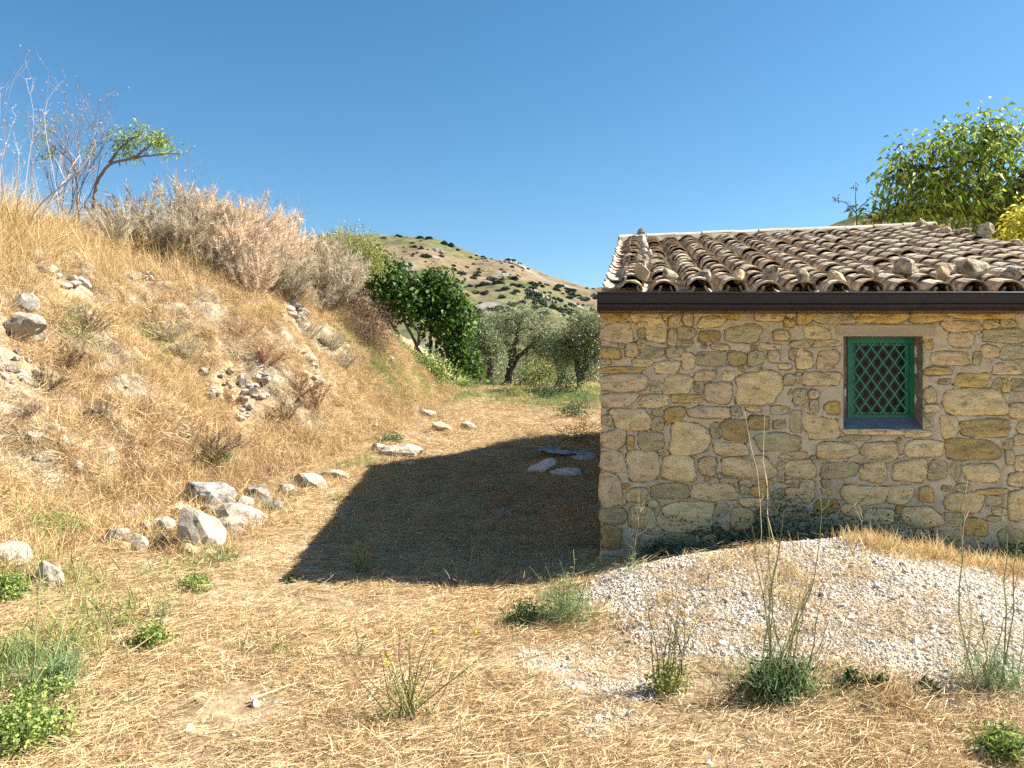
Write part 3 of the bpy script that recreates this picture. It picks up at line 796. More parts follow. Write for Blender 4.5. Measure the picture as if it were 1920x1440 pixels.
mb.box((fl + w1, y0 + .001, ft - w1 - .02), (fr - w1, y1 - .001, ft)); mb.box((fl + w1, y0 + .001, fb), (fr - w1, y1 - .001, fb + w1 * .7))
hobj(mb, 'outer_frame', M['green'], win)
mb = MB()
w2 = .034; a0, a1, b0, b1 = fl + w1 + .002, fr - w1 - .002, fb + w1 * .7 + .002, ft - w1 - .022; y0, y1 = FY + .010, FY + .04
mb.box((a0, y0, b0), (a0 + w2, y1, b1)); mb.box((a1 - w2, y0, b0), (a1, y1, b1))
mb.box((a0 + w2, y0 + .001, b1 - w2 * .6), (a1 - w2, y1 - .001, b1)); mb.box((a0 + w2, y0 + .001, b0), (a1 - w2, y1 - .001, b0 + w2 * .6))
hobj(mb, 'sash', M['green'], win)
mb = MB(); mb.box((fl + .03, FY + .042, fb + .02), (fr - .03, FY + .05, ft - .02))
hobj(mb, 'pane', M['pane'], win)
# lattice bars, clipped to a rectangle
Lx0, Lx1, Lz0, Lz1 = fx(1603), fx(1700.5), fz(776), fz(643)
dwx = (Lx1 - Lx0) / 4.45; dwz = (Lz1 - Lz0) / 4.5
def clip(p, d):
    t0, t1 = -9, 9
    for a, lo, hi in ((0, Lx0, Lx1), (1, Lz0, Lz1)):
        ta, tb = (lo - p[a]) / d[a], (hi - p[a]) / d[a]
        if ta > tb: ta, tb = tb, ta
        t0, t1 = max(t0, ta), min(t1, tb)
    return (t0, t1) if t1 - t0 > .03 else None
for sgn in (1, -1):
    d = np.array([dwx, sgn * dwz]); d = d / np.linalg.norm(d)
    for k in range(-6, 12):
        p = np.array([Lx0 + .01 + k * dwx, Lz0 if sgn > 0 else Lz1 - .0])
        c = clip(p, d)
        if not c: continue
        A_, B_ = p + d * c[0], p + d * c[1]
        nrm_ = np.array([-d[1], d[0]]) * .0052
        yf = FY - .010 - (.004 if sgn > 0 else 0); mb = MB()
        v = []
        for yv in (yf, yf + .009):
            for e, s_ in ((A_, 1), (B_, 1), (B_, -1), (A_, -1)):
                v.append((e[0] + nrm_[0] * s_, yv, e[1] + nrm_[1] * s_))
        mb.add(v, [(0, 3, 2, 1), (4, 5, 6, 7), (0, 1, 5, 4), (1, 2, 6, 5), (2, 3, 7, 6), (3, 0, 4, 7)])
        hobj(mb, 'lattice_bar', M['greenlat'], win)

# ---- gutter
gut = empty('gutter', (0, 0, 0), house)
mb = MB()
gy0 = 6.275
prof = [(.135, 2.335), (.0, 2.353), (-.006, 2.347), (-.006, 2.338), (.004, 2.333), (.006, 2.262), (.012, 2.256), (.004, 2.249), (.004, 2.236), (.016, 2.222), (.018, 2.214),
        (.008, 2.208), (.012, 2.199), (.035, 2.196), (.30, 2.20), (.30, 2.22), (.14, 2.22)]
gxa, gxb = .697, 5.75
n = len(prof)
xsg = [gxa] + list(np.linspace(gxa + .02, gxb, 40))
V = []; q = np.random.default_rng(2)
for xg in xsg:
    wob = .0025 * np.sin(xg * 2.1) + .0015 * np.sin(xg * 5.3 + 1)
    V += [(xg + (.14 * a if xg < gxa + .1 else 0), gy0 + a + wob, z + wob * .4) for a, z in prof]
Fc = []
for i in range(len(xsg) - 1):
    for j in range(n):
        j2 = (j + 1) % n
        Fc.append((i * n + j, i * n + j2, (i + 1) * n + j2, (i + 1) * n + j))
Fc.append(tuple(range(n))); Fc.append(tuple((len(xsg) - 1) * n + j for j in range(n))[::-1])
mb.add(V, Fc)
hobj(mb, 'channel', M['gutter'], gut)
mb = MB(); mb.add([(gxa - .004, gy0 - .010, 2.352), (gxa + .016, gy0 + .14, 2.34), (gxa + .040, gy0 + .30, 2.198), (gxa - .004, gy0 + .002, 2.198),
                   (gxa + .004, gy0 - .010, 2.352), (gxa + .024, gy0 + .14, 2.34), (gxa + .048, gy0 + .30, 2.198), (gxa + .004, gy0 + .002, 2.198)],
                  [(0, 1, 2, 3), (7, 6, 5, 4), (0, 4, 5, 1), (1, 5, 6, 2), (2, 6, 7, 3), (3, 7, 4, 0)])
hobj(mb, 'end_cap', M['gutter'], gut)

# ---- roof
roof = empty('roof', (0, 0, 0), house)
E0 = np.array([.74, 6.36, 2.345]); E1 = np.array([5.68, 6.36, 2.345])
R0 = np.array([1.72, 12.4, 3.86]); R1 = np.array([6.53, 12.0, 3.985])
SW = 4.94
def rp(s, t):
    """s metres along the eave, t 0 eave .. 1 ridge"""
    u = s / SW
    e = E0 + (E1 - E0) * u; r = R0 + (R1 - R0) * u
    return e + (r - e) * t
B0 = np.array([2.30, 15.9, 2.25]); B1 = np.array([7.05, 15.8, 2.25])
mb = MB()
dn = np.array([0, 0, -.035]); dn2 = np.array([0, 0, -.085])
def sheet(a, b, c, d):
    mb.add([a + dn, b + dn, c + dn, d + dn, a + dn2, b + dn2, c + dn2, d + dn2], [(0, 1, 2, 3), (7, 6, 5, 4), (0, 4, 5, 1), (1, 5, 6, 2), (2, 6, 7, 3), (3, 7, 4, 0)])
sheet(E0 + [0, .1, .02], E1 + [0, .1, .02], R1, R0)
sheet(R0, R1, B1, B0)
hobj(mb, 'deck', M['deck'], roof)
def coppo(L, w0, w1, rise, th, n=9, seed=0, flip=False):
    """half-cone tile, wide end at y=0 running to narrow end y=L; arch up (or down)"""
    q = np.random.default_rng(seed)
    mb = MB(); V = []
    for (y, w) in ((0, w0), (L * .5, (w0 + w1) / 2), (L, w1)):
        for rr in (1.0, 1 - 2 * th / w):
            for i in range(n):
                a = math.pi * i / (n - 1)
                x = -math.cos(a) * w / 2 * rr; z = (math.sin(a) ** .9) * (rise * w / w0) * (rr if rr == 1 else 1 - th / rise)
                x += q.normal(0, .0012); z += q.normal(0, .0012)
                V.append((x, y + q.normal(0, .002), -z if flip else z))
    F_ = []
    for k in range(2):
        a0 = k * 2 * n; a1 = (k + 1) * 2 * n
        for i in range(n - 1):
            F_.append((a0 + i, a0 + i + 1, a1 + i + 1, a1 + i)); F_.append((a0 + n + i + 1, a0 + n + i, a1 + n + i, a1 + n + i + 1))
        for i in (0, n - 1):
            F_.append((a0 + i, a1 + i, a1 + n + i, a0 + n + i))
    for k in (0, 2):
        a0 = k * 2 * n
        for i in range(n - 1): F_.append((a0 + i, a0 + n + i, a0 + n + i + 1, a0 + i + 1))
    mb.add(V, F_)
    return mb
tile_vars = [coppo(.44, .222 + .014 * math.sin(k * 2.1), .172, .098 + .010 * math.cos(k * 1.7), .015, seed=k).mesh('roof_tile', M['tile'], False) for k in range(7)]
q = np.random.default_rng(12)
NR = 20; cands = []
for c in range(17):
    s = .247 + .284 * c
    off = q.uniform(-.25, .25)
    for k in range(NR):
        t = (k + (off if k else 0) * .3) / NR * 1.0
        cands.append((c, k, s, t))
def tmat(s, t, dt=.02, up=0.0, yaw=0, pitch=0, roll=0):
    p = rp(s, t); a = rp(s, t + dt) - p; a /= np.linalg.norm(a)
    al = rp(s + .1, t) - p; al /= np.linalg.norm(al)
    nn_ = np.cross(al, a); nn_ /= np.linalg.norm(nn_)
    xa = np.cross(a, nn_)
    Mx = Matrix((( xa[0], a[0], nn_[0]), (xa[1], a[1], nn_[1]), (xa[2], a[2], nn_[2]))).to_4x4()
    Mx = Matrix.Translation(Vector(p + nn_ * up - HL)) @ Mx @ Matrix.Rotation(yaw, 4, 'Z') @ Matrix.Rotation(pitch, 4, 'X') @ Matrix.Rotation(roll, 4, 'Y')
    return Mx
cnt = 0; rest = []
# nearest first
for (c, k, s, t) in sorted(cands, key=lambda w: (w[0] > 14, w[1] * 1.0 + abs(w[0] - 5) * .3)):
    Mx = tmat(s + q.normal(0, .006), t + q.normal(0, .0018), up=.020 + q.normal(0, .004) + (.010 if (k * 3 + c) % 11 == 2 else 0), yaw=q.normal(0, .03) , pitch=R(-1.6) + q.normal(0, .014), roll=q.normal(0, .03))
    vi = int(q.integers(0, 7))
    if cnt < 298:
        o = bpy.data.objects.new('roof_tile', tile_vars[vi]); scene.collection.objects.link(o); o.parent = roof; o.matrix_local = Mx; cnt += 1
    else: rest.append((Mx, vi))
def join_tiles(items, src, name, mt):
    mb = MB()
    for Mx, vi in items:
        me = src[vi]
        v = np.array([tuple(Mx @ w.co) for w in me.vertices]); mb.add(v, [tuple(p.vertices) for p in me.polygons])
    o = bpy.data.objects.new(name, mb.mesh(name, mt)); scene.collection.objects.link(o); o.parent = roof; o['kind'] = 'stuff'
    return o
join_tiles(rest, tile_vars, 'roof_tile', M['tile'])
chan_vars = [coppo(.44, .21, .17, .075, .014, n=7, seed=20 + k, flip=True).mesh('channel_tile', M['tile']) for k in range(4)]
items = []
for c in range(18):
    s = .247 + .284 * (c - .5)
    for k in range(NR):
        items.append((tmat(s + q.normal(0, .006), k / NR, up=.062 + q.normal(0, .004), yaw=q.normal(0, .03), pitch=R(-1.5)), int(q.integers(0, 4))))
# verge tiles on the left edge lie higher, one by one
verge = [it for it in items[:NR]]
for Mx, vi in verge:
    o = bpy.data.objects.new('verge_tile', chan_vars[vi]); scene.collection.objects.link(o); o.parent = roof
    o.matrix_local = Mx @ Matrix.Translation((.0, 0, .045)) @ Matrix.Rotation(R(-14) + q.normal(0, .08), 4, 'Y') @ Matrix.Rotation(R(-3.5) + q.normal(0, .02), 4, 'X')
join_tiles(items[NR:], chan_vars, 'channel_tile', M['tile'])
# back slope covering
items = []
for c in range(17):
    for k in range(11):
        u = (c + .5) / 17
        a = R0 + (R1 - R0) * u; b = B0 + (B1 - B0) * u
        p = b + (a - b) * k / 11 + np.array([0, 0, .01]); d = (a - b) / np.linalg.norm(a - b)
        xa = np.array([-1., 0, 0]); nn_ = np.cross(xa, d); nn_ /= np.linalg.norm(nn_); xa = np.cross(d, nn_)
        Mx = Matrix.Translation(Vector(p - HL)) @ Matrix(((xa[0], d[0], nn_[0]), (xa[1], d[1], nn_[1]), (xa[2], d[2], nn_[2]))).to_4x4()
        items.append((Mx, int(q.integers(0, 7))))
join_tiles(items, tile_vars, 'back_slope_tile', M['tile'])
# ridge tiles, pale, longer
ridge_mb = coppo(.50, .23, .20, .085, .015, n=9, seed=40)
ridge_me = ridge_mb.mesh('ridge_tile', M['ridgetile'])
rd = R1 - R0; RL = np.linalg.norm(rd); rd = rd / RL
nrt = 11
for k in range(nrt):
    p = R0 + rd * (k * RL / nrt) + np.array([0, 0, .055 + q.normal(0, .005)])
    up_ = np.array([0, 0, 1.]) ; xa = np.cross(rd, up_); xa /= np.linalg.norm(xa); up2 = np.cross(xa, rd)
    Mx = Matrix.Translation(Vector(p - HL)) @ Matrix(((xa[0], rd[0], up2[0]), (xa[1], rd[1], up2[1]), (xa[2], rd[2], up2[2]))).to_4x4() @ Matrix.Rotation(R(1.2), 4, 'X') @ Matrix.Rotation(q.normal(0, .012), 4, 'Z')
    o = bpy.data.objects.new('ridge_tile', ridge_me); scene.collection.objects.link(o); o.parent = roof; o.matrix_local = Mx
mb = MB()  # mortar bed under the ridge tiles
for sgn in (1,):
    m = 30; V = []
    for i in range(m + 1):
        p = R0 + (R1 - R0) * i / m
        w = q.normal(0, .008)
        V += [p + [-.02, -.20 + w, -.01], p + [0, -.10 + w, .09], p + [0, .1, .09], p + [.02, .2, -.01]]
    mb.add(V, [(4 * i + j, 4 * i + 4 + j, 4 * i + 5 + j, 4 * i + 1 + j) for i in range(m) for j in range(3)] + [(0, 1, 2, 3), (4 * m + 3, 4 * m + 2, 4 * m + 1, 4 * m)])
hobj(mb, 'ridge_mortar', M['render_grey'], roof)
# ------------------------------------------------------------------ grass, straw, gravel (uncountable ground cover)
rg = np.random.default_rng(21)
SW_DIR = R(20)
lying = [lying_variant(54, .14, .04, .15 + .05 * (k % 3 == 0), .0026, .035, M['straw' if k != 4 else 'bankgrass'], np.random.default_rng(100 + k)) for k in range(6)]
stub = [tuft_variant(30, .06, .02, .085, .0032, .6, .6, M['straw' if k % 2 else 'bankgrass'], np.random.default_rng(120 + k)) for k in range(5)]
def keep_floor(x, y):
    t = bank_t(x, y); _, gm, _ = ground_masks(x, y)
    d = (t < .22) * (1 - .93 * np.clip(gm, 0, 1)) * (~in_house(x, y))
    d = d * (.12 + .88 * sstep((fbm(x, y, .9, 200) + .7 * fbm(x, y, .28, 203) + .16) / .3))
    bare = ((x + 1.35) / .35) ** 2 + ((y - 3.7) / .45) ** 2 < 1
    return d * np.where(bare, .12, 1) 
P, Nn = samp(62000, -5.5, 6.5, 2.3, 14, keep_floor, rg)
scatter('lying_straw', P, Nn, rg.uniform(.6, 1.25, len(P)), lying, spin=SW_DIR, tilt=.10, label='cut yellow straw lying flat over the level ground beside the shed', cat='straw', r=rg)
P, Nn = samp(70000, -5.5, 6.5, 2.3, 13, lambda x, y: keep_floor(x, y) * .9, rg)
scatter('dry_stubble', P, Nn, rg.uniform(.5, 1.3, len(P)), stub, tilt=.3, label='short dry stubble covering the ground in front of the shed', cat='stubble', r=rg)
P, Nn = samp(30000, -6, 9, 14, 34, lambda x, y: (bank_t(x, y) < .25) * (~in_house(x, y)) * (.35 + .65 * (fbm(x, y, 2, 77) > -.1)) * np.where(y > 21, .35, .8), rg)
scatter('distant_straw', P, Nn, rg.uniform(1.0, 2.0, len(P)), lying[:3] + stub[:2], spin=SW_DIR, tilt=.2, label='pale straw on the rising ground before the olive trees', cat='straw', r=rg)
CLR = []
for (a_, b_, w_, h_) in ((110, 500, 50, 20), (110, 535, 50, 20), (150, 522, 25, 15), (150, 548, 25, 15), (262, 522, 20, 8), (552, 590, 20, 20), (480, 728, 26, 24), (412, 718, 24, 24), (575, 660, 12, 20), (585, 700, 12, 20), (595, 735, 12, 14), (38, 690, 40, 26), (30, 610, 40, 30), (345, 808, 30, 14), (215, 745, 40, 22), (455, 775, 14, 12)):
    for u_, v_ in ((0, 0), (-.8, 0), (.8, 0), (0, .8), (0, -.8)):
        h_i = hit(a_ + u_ * w_, b_ + v_ * h_ + 6)
        if h_i: CLR.append((h_i[0], h_i[1], max(.14, min(w_, 30) * .55 / F * h_i[1])))
CLR = np.array(CLR)
def clear(x, y):
    s = np.ones_like(x)
    for a_, b_, r_ in CLR: s = s * (1 - .9 * np.exp(-((x - a_) ** 2 + ((y - b_)) ** 2) / (r_ * r_)))
    return s
# bank: matted grass
bankv = [tuft_variant(30, .07, .08, .24, .0042, .65, .8, M['bankgrass'], np.random.default_rng(140 + k)) for k in range(6)]
bankl = [lying_variant(30, .14, .08, .3, .0042, .07, M['bankgrass'], np.random.default_rng(150 + k), up=.5) for k in range(4)]
def keep_bank(x, y):
    t = bank_t(x, y); bare, _, _ = ground_masks(x, y)
    return clear(x, y) * (t > .03) * (t < 1.25) * (1 - .62 * bare) * (.45 + .55 * sstep((fbm(x, y, .8, 210) + .3) / .3))
P, Nn = samp(62000, -10.5, -1.2, 3, 24, keep_bank, rg)
scatter('bank_grass', P, Nn, rg.uniform(.55, 1.35, len(P)), bankv + bankl, tilt=.35, follow=.75, label='matted golden grass hanging over the steep earth bank', cat='dry grass', r=rg)
# reddish weeds low on the bank
redv = [tuft_variant(34, .07, .05, .17, .005, .7, .9, M['redgrass'], np.random.default_rng(160 + k)) for k in range(4)]
def keep_red(x, y):
    t = bank_t(x, y)
    a = np.exp(-((x + 3.6) / .8) ** 2 - ((y - 10.9) / 1.6) ** 2) + .6 * np.exp(-((x + 4.2) / .8) ** 2 - ((y - 9.6) / 1.1) ** 2)
    return (t > .03) * (t < 1) * np.clip(a + .28 * (fbm(x, y, 1.1, 230) > .24), 0, 1) * .8
P, Nn = samp(22000, -9, -2, 3, 20, keep_red, rg)
scatter('reddish_weeds', P, Nn, rg.uniform(.6, 1.4, len(P)), redv, tilt=.35, follow=.7, label='withered red-brown weeds matted on the bank', cat='weeds', r=rg)
# tall golden stalks near the crest
tallv = [tuft_variant(24, .09, .3, .85, .0042, .22, .7, M['tallgrass'], np.random.default_rng(170 + k), lean=.05) for k in range(6)]
def keep_tall(x, y):
    t = bank_t(x, y)
    return sstep((t - .66 - .12 * fbm(x, y, .9, 241)) / .2) * (t < 1.25) * (.2 + .8 * sstep((fbm(x, y, .8, 240) + .1) / .2)) * (.3 + .7 * sstep((13.6 - y) / 2)) * clear(x, y)
P, Nn = samp(24000, -11, -2.8, 4, 20, keep_tall, rg)
scatter('tall_dry_grass', P, Nn, rg.uniform(.35, 1.0, len(P)) ** 1.3 * (.95 + .55 * sstep((-4.5 - P[:, 0]) / 2)) * (.35 + .65 * sstep((bank_t(P[:, 0], P[:, 1]) - .62) / .28)) * (.6 + .4 * sstep((fbm(P[:, 0], P[:, 1], .6, 290) + .15) / .25)), tallv, tilt=.3, follow=.25, label='tall straw-coloured grass standing along the upper bank', cat='dry grass', r=rg)
# sparse taller stalks lower down
P, Nn = samp(3000, -9, -2.5, 4, 16, lambda x, y: (bank_t(x, y) > .1) * (bank_t(x, y) < .7) * .5 * (fbm(x, y, .8, 244) > 0), rg)
scatter('stray_stalks', P, Nn, rg.uniform(.35, .7, len(P)), tallv[:3], tilt=.4, follow=.5, label='stray bleached stalks leaning out of the bank', cat='dry grass', r=rg)
# greener tinge here and there
grv = [tuft_variant(26, .07, .04, .16, .0045, .6, .7, M['greengrass'], np.random.default_rng(180 + k)) for k in range(4)]
GP = [(80, 985, .30), (205, 940, .16), (20, 1090, .3), (545, 905, .12), (660, 880, .2), (410, 1045, .18), (520, 960, .12), (690, 870, .2), (640, 940, .1), (150, 1110, .2), (300, 1080, .15),
      (395, 850, .25), (720, 680, .9), (800, 700, 1.2), (870, 715, 1.1), (720, 700, .9), (310, 640, .4), (150, 620, .3), (90, 1230, .25), (210, 1170, .2), (500, 1240, .12), (30, 1290, .35), (560, 935, .1), (1040, 760, .8), (1090, 750, .8)]
gp = []
for (a, b, rr) in GP:
    h = hit(a, b)
    if h: gp.append((h[0], h[1], rr))
def keep_gr(x, y):
    s = 0
    for (a, b, rr) in gp: s = s + np.exp(-(((x - a) / rr) ** 2 + ((y - b) / (rr * 1.1)) ** 2)) * .8
    return np.clip(s + sstep((y - 20) / 4) * .25 * (bank_t(x, y) < .4) * (fbm(x, y, 2.0, 250) > .02), 0, 1) * (~in_house(x, y))
P, Nn = samp(70000, -7, 5, 3, 28, keep_gr, rg)
scatter('green_grass', P, Nn, rg.uniform(.6, 1.5, len(P)), grv, tilt=.3, label='patches of short green grass among the straw', cat='grass', r=rg)
# grass fringe behind the gravel heap, golden with green
fringe = [tuft_variant(24, .04, .05, .19, .0048, .45, .6, M['tallgrass'], np.random.default_rng(190 + k)) for k in range(4)]
def keep_fr(x, y):
    yc = 5.72 - .12 * (x - 2.6)
    return np.exp(-((y - yc) / .13) ** 2) * sstep((x - 2.35) / .5) * .42 * (.25 + .75 * (fbm(x, y, .3, 262) > -.05)) 
P, Nn = samp(26000, 1.5, 5.4, 4, 6.3, keep_fr, rg)
scatter('heap_fringe_grass', P, Nn, rg.uniform(.45, 1.15, len(P)), fringe, tilt=.25, follow=.4, label='yellow grass fringing the back of the gravel heap', cat='dry grass', r=rg)
# pebbles
def pebble(seed, s=1.0):
    q = np.random.default_rng(seed)
    import bmesh
    bm = bmesh.new(); bmesh.ops.create_icosphere(bm, subdivisions=1, radius=1)
    ax = q.uniform(.55, 1.15, 3)
    for v in bm.verts: v.co = Vector([v.co[i] * ax[i] * q.uniform(.8, 1.15) * s for i in range(3)])
    me = bpy.data.meshes.new('pebble'); bm.to_mesh(me); bm.free(); me.materials.append(M['gravel']); return me
pebs = [pebble(k) for k in range(6)]
def keep_gv(x, y):
    _, gm, _ = ground_masks(x, y)
    return np.clip(gm, 0, 1) * (~in_house(x, y))
P, Nn = samp(300000, -2.2, 5.6, 2.3, 6.7, keep_gv, rg)
keepn = P[:, 1] < 6.6
P = P[keepn]; Nn = Nn[keepn]
scatter('gravel', P, Nn, rg.lognormal(math.log(.0058), .48, len(P)), pebs, tilt=.8, label='pale gravel chippings heaped against the front of the shed', cat='gravel', r=rg)
# sparse dry growth on the heap
P, Nn = samp(9000, .2, 5.4, 3.3, 5.8, lambda x, y: (mound(x, y) > .03) * (.02 + .6 * (fbm(x, y, .5, 270) > .24)) * .8, rg)
scatter('heap_stubble', P, Nn, rg.uniform(.4, 1.0, len(P)), stub + fringe[:1], tilt=.3, label='thin dry stubble growing through the gravel heap', cat='stubble', r=rg)

P, Nn = samp(26000, -5.5, 5.5, 2.3, 16, lambda x, y: (bank_t(x, y) < .5) * (~in_house(x, y)) * (.12 + .88 * (fbm(x, y, .6, 280) > .12)) * .6, rg)
scatter('stone_chips', P, Nn, rg.lognormal(math.log(.0075), .6, len(P)), pebs, tilt=.8, label='stone chips and dirt clods littering the straw', cat='stone chips', r=rg)
# ------------------------------------------------------------------ rocks
import bmesh
def rock_bm(w, d, h, seed, sub=3, cuts=14, rough=.16):
    q = np.random.default_rng(seed)
    bm = bmesh.new(); bmesh.ops.create_icosphere(bm, subdivisions=sub, radius=1)
    V = np.array([v.co[:] for v in bm.verts])
    for _ in range(cuts):
        n = q.normal(size=3); n /= np.linalg.norm(n); c = q.uniform(.45, .82)
        dd = V @ n - c; mm = dd > 0
        V[mm] -= dd[mm, None] * n * .93
    amp = 1 + rough * 2 * fbm(V[:, 0] + V[:, 2] * .7, V[:, 1] - V[:, 2] * .6, .7, seed % 50, 3) + (.09 * fbm(V[:, 0] - V[:, 2] * .5, V[:, 1] + V[:, 2], .22, seed % 40, 2) if sub > 2 else 0)
    V = V * amp[:, None]
    V /= np.abs(V).max(0)
    V *= np.array([w / 2, d / 2, h / 2])
    for v, c in zip(bm.verts, V): v.co = c
    return bm
def rock(px, py, wpx, hpx, m, label, seed, group=None, Y=None, rot=0, sink=.24, name='boulder', roll=0, dfac=.8, loc=None):
    if loc is None:
        h = hit(px, py)
        if h is None: return
        x, y, z = h
    else: x, y, z = loc
    w = wpx / F * y * (1.36 if loc is None else .98); hh = hpx / F * y * 1.36
    bm = rock_bm(w, w * dfac, hh, seed, 3 if wpx > 30 else 2)
    me = bpy.data.meshes.new(name); bm.to_mesh(me); bm.free(); me.materials.append(M[m])
    o = bpy.data.objects.new(name, me); link(o)
    o.location = (x, y + w * dfac * .3, z + hh * (.5 - sink)); o.rotation_euler = (0, R(roll), R(rot))
    tag(o, label, 'rock', group)
    return o
RK = [
 (375, 958, 86, 56, 'rockdark', 'dark lichened boulder resting highest on the loose rock pile', 1),
 (362, 1034, 80, 84, 'rockpale', 'largest pale boulder at the front of the rock pile', 57),
 (447, 992, 74, 46, 'rockpale', 'broad grey-white boulder on the right of the rock pile', 3),
 (472, 943, 44, 32, 'rockdark', 'small grey boulder behind the broad one on the rock pile', 4),
 (425, 1000, 44, 28, 'rockpale', 'bright white lump wedged between two larger boulders', 5),
 (452, 957, 30, 26, 'rockpale', 'little pale rock touching the small grey boulder', 6),
 (315, 975, 46, 28, 'rockochre', 'yellowish rock at the left shoulder of the dark boulder', 7),
 (304, 1008, 28, 38, 'rockpale', 'upright wedge of rock left of the largest boulder', 8),
 (233, 986, 42, 26, 'rockpale', 'flat whitish rock in the straw left of the pile', 9),
 (212, 1027, 46, 34, 'rockpale', 'low pale rock below the flat whitish one', 10),
 (250, 1040, 36, 38, 'rockpale', 'half-buried rock between the low pale rock and the largest boulder', 11),
 (192, 982, 20, 24, 'rockpale', 'narrow pale stone left of the flat whitish rock', 12),
 (132, 950, 32, 18, 'rockpale', 'small bleached stone above the green grass patch', 13),
 (18, 1066, 56, 46, 'rockpale', 'cream boulder cut by the left edge above the green clump', 14),
 (82, 1106, 60, 48, 'rockpale', 'cream rock overhung by brown grass with a dark hollow beneath', 15),
 (580, 918, 48, 30, 'rockpale', 'rounded grey-white rock left of the shed shadow', 16),
 (624, 903, 50, 20, 'rockpale', 'long low rock nearest the corner of the shed shadow', 17),
 (534, 930, 28, 20, 'rockpale', 'small rock left of the rounded grey-white rock', 18),
 (34, 637, 66, 52, 'rockpale', 'big cream boulder jutting from the bank at the left edge', 20),
 (36, 590, 42, 42, 'rockdark', 'grey pitted boulder perched on the big cream one', 21),
 (135, 880, 24, 18, 'rockpale', 'small white stone halfway down the bank', 22),
 (68, 866, 16, 12, 'rockpale', 'tiny white stone left of another on the bank', 23),
 (52, 826, 34, 20, 'rockpale', 'flattish stone on the bank under the grey earth', 24),
 (118, 840, 20, 22, 'rockpale', 'pale stone in the dry grass right of the flattish stone', 25),
 (710, 850, 30, 18, 'rockpale', 'small white rock beside the bright white slab of rock', 26),
 (750, 860, 62, 26, 'rockpale', 'bright white slab of rock at the edge of the shadow', 27),
 (758, 876, 32, 14, 'slab', 'smooth flat stone lying inside the shadow edge', 28),
 (800, 785, 26, 20, 'rockpale', 'pointed cream rock highest on the path', 29),
 (826, 812, 36, 22, 'rockochre', 'tilted brown-sided rock on the path', 30),
 (876, 808, 30, 18, 'rockpale', 'pale rock furthest right on the path', 31),
 (776, 776, 18, 14, 'rockpale', 'little stone beside the pointed cream rock', 32),
 (196, 918, 16, 12, 'rockpale', 'white pebble above the green tuft on the bank', 33),
 (606, 643, 16, 12, 'rockpale', 'white stone on the slope left of the fig tree', 34),
 (730, 676, 14, 9, 'rockpale', 'small white stone in the green growth under the fig tree', 35),
 (1629, 1318, 17, 13, 'rockpale', 'left one of two white stones at the foot of the gravel heap', 36),
 (1693, 1330, 20, 16, 'rockpale', 'right one of two white stones at the foot of the gravel heap', 37),
 (325, 868, 14, 10, 'rockpale', 'tiny stone in the brown grass above the rock pile', 38),
 (645, 925, 12, 8, 'rockpale', 'tiny white stone touching the shadow edge', 39),
 (1085, 776, 14, 9, 'rockpale', 'little white stone by the olive trees', 41),
]
PL = ['rough fragment', 'chipped stone', 'pale splinter', 'grey lump', 'cracked stone', 'small cobble']
WH = ['left of the dark boulder', 'under the dark boulder', 'in front of the largest pale boulder', 'behind the largest pale boulder', 'under the broad grey-white boulder', 'right of the broad grey-white boulder',
      'between the flat whitish rock and the wedge', 'below the wedge of rock', 'beside the low pale rock', 'behind the flat whitish rock', 'near the small grey boulder', 'in the straw before the pile', 'left of the yellowish rock', 'at the right end of the pile']
PP = [(338, 975), (392, 966), (352, 1046), (345, 962), (432, 1006), (488, 985), (272, 1000), (296, 1022), (228, 1042), (240, 962), (490, 950), (392, 1048), (292, 965), (505, 965)]
for i_, ((a, b), w_) in enumerate(zip(PP, WH)):
    RK.append((a, b, 20 + (i_ * 7) % 16, 15 + (i_ * 5) % 11, ('rockpale', 'rockdark', 'rockochre')[i_ % 3], PL[i_ % 6] + ' ' + w_, 700 + i_))
RPOS = []
for (a, b, w, h, m, lab, sd) in RK:
    o = rock(a, b, w, h, m, lab, sd, rot=(sd * 37) % 60 - 30)
    if o and w > 17: RPOS.append((o.location.x, o.location.y, w / F * o.location.y * .68))
_p = []
for (x_, y_, r_) in RPOS:
    n_ = int(10 + 60 * r_); a_ = rg.uniform(0, 6.28, n_); rr_ = r_ * rg.uniform(.85, 1.5, n_)
    _p.append(np.stack([x_ + np.cos(a_) * rr_, y_ + np.sin(a_) * rr_ * .8], -1))
_p = np.concatenate(_p); _x, _y = _p[:, 0], _p[:, 1]
scatter('rock_fringe_grass', np.stack([_x, _y, G(_x, _y)], -1), Gn(_x, _y), rg.uniform(.5, 1.25, len(_x)), bankv[:4] + bankl[:2], tilt=.35, follow=.6, label='dry grass crowding round the loose rocks', cat='dry grass', r=rg)
# outcrops of shattered limestone in the bank
def outcrop(px, py, wpx, hpx, n, seed, label, size=18, m='rockpale', slant=0):
    h = hit(px, py)
    if h is None: return
    q = np.random.default_rng(seed)
    e = empty('rock_outcrop', h); tag(e, label, 'rock outcrop')
    for k in range(n):
        a = q.uniform(-1, 1); b = q.uniform(-1, 1)
        hh = hit(px + a * wpx / 2 + slant * b, py + b * hpx / 2)
        if hh is None or abs(hh[1] - h[1]) > 3: continue
        w = size * q.uniform(.6, 1.7) / F * hh[1]
        bm = rock_bm(w, w * .8, w * q.uniform(.4, .75), seed * 31 + k, 2, 7)
        me = bpy.data.meshes.new('rock_chunk'); bm.to_mesh(me); bm.free(); me.materials.append(M[m if q.random() < .8 else 'rockdark'])
        o = bpy.data.objects.new('rock_chunk', me); link(o, e)
        o.location = Vector(hh) - Vector(h) + Vector((0, -.02, w * .16)); o.rotation_euler = (q.normal(0, .3), q.normal(.2, .3), q.uniform(0, 3))
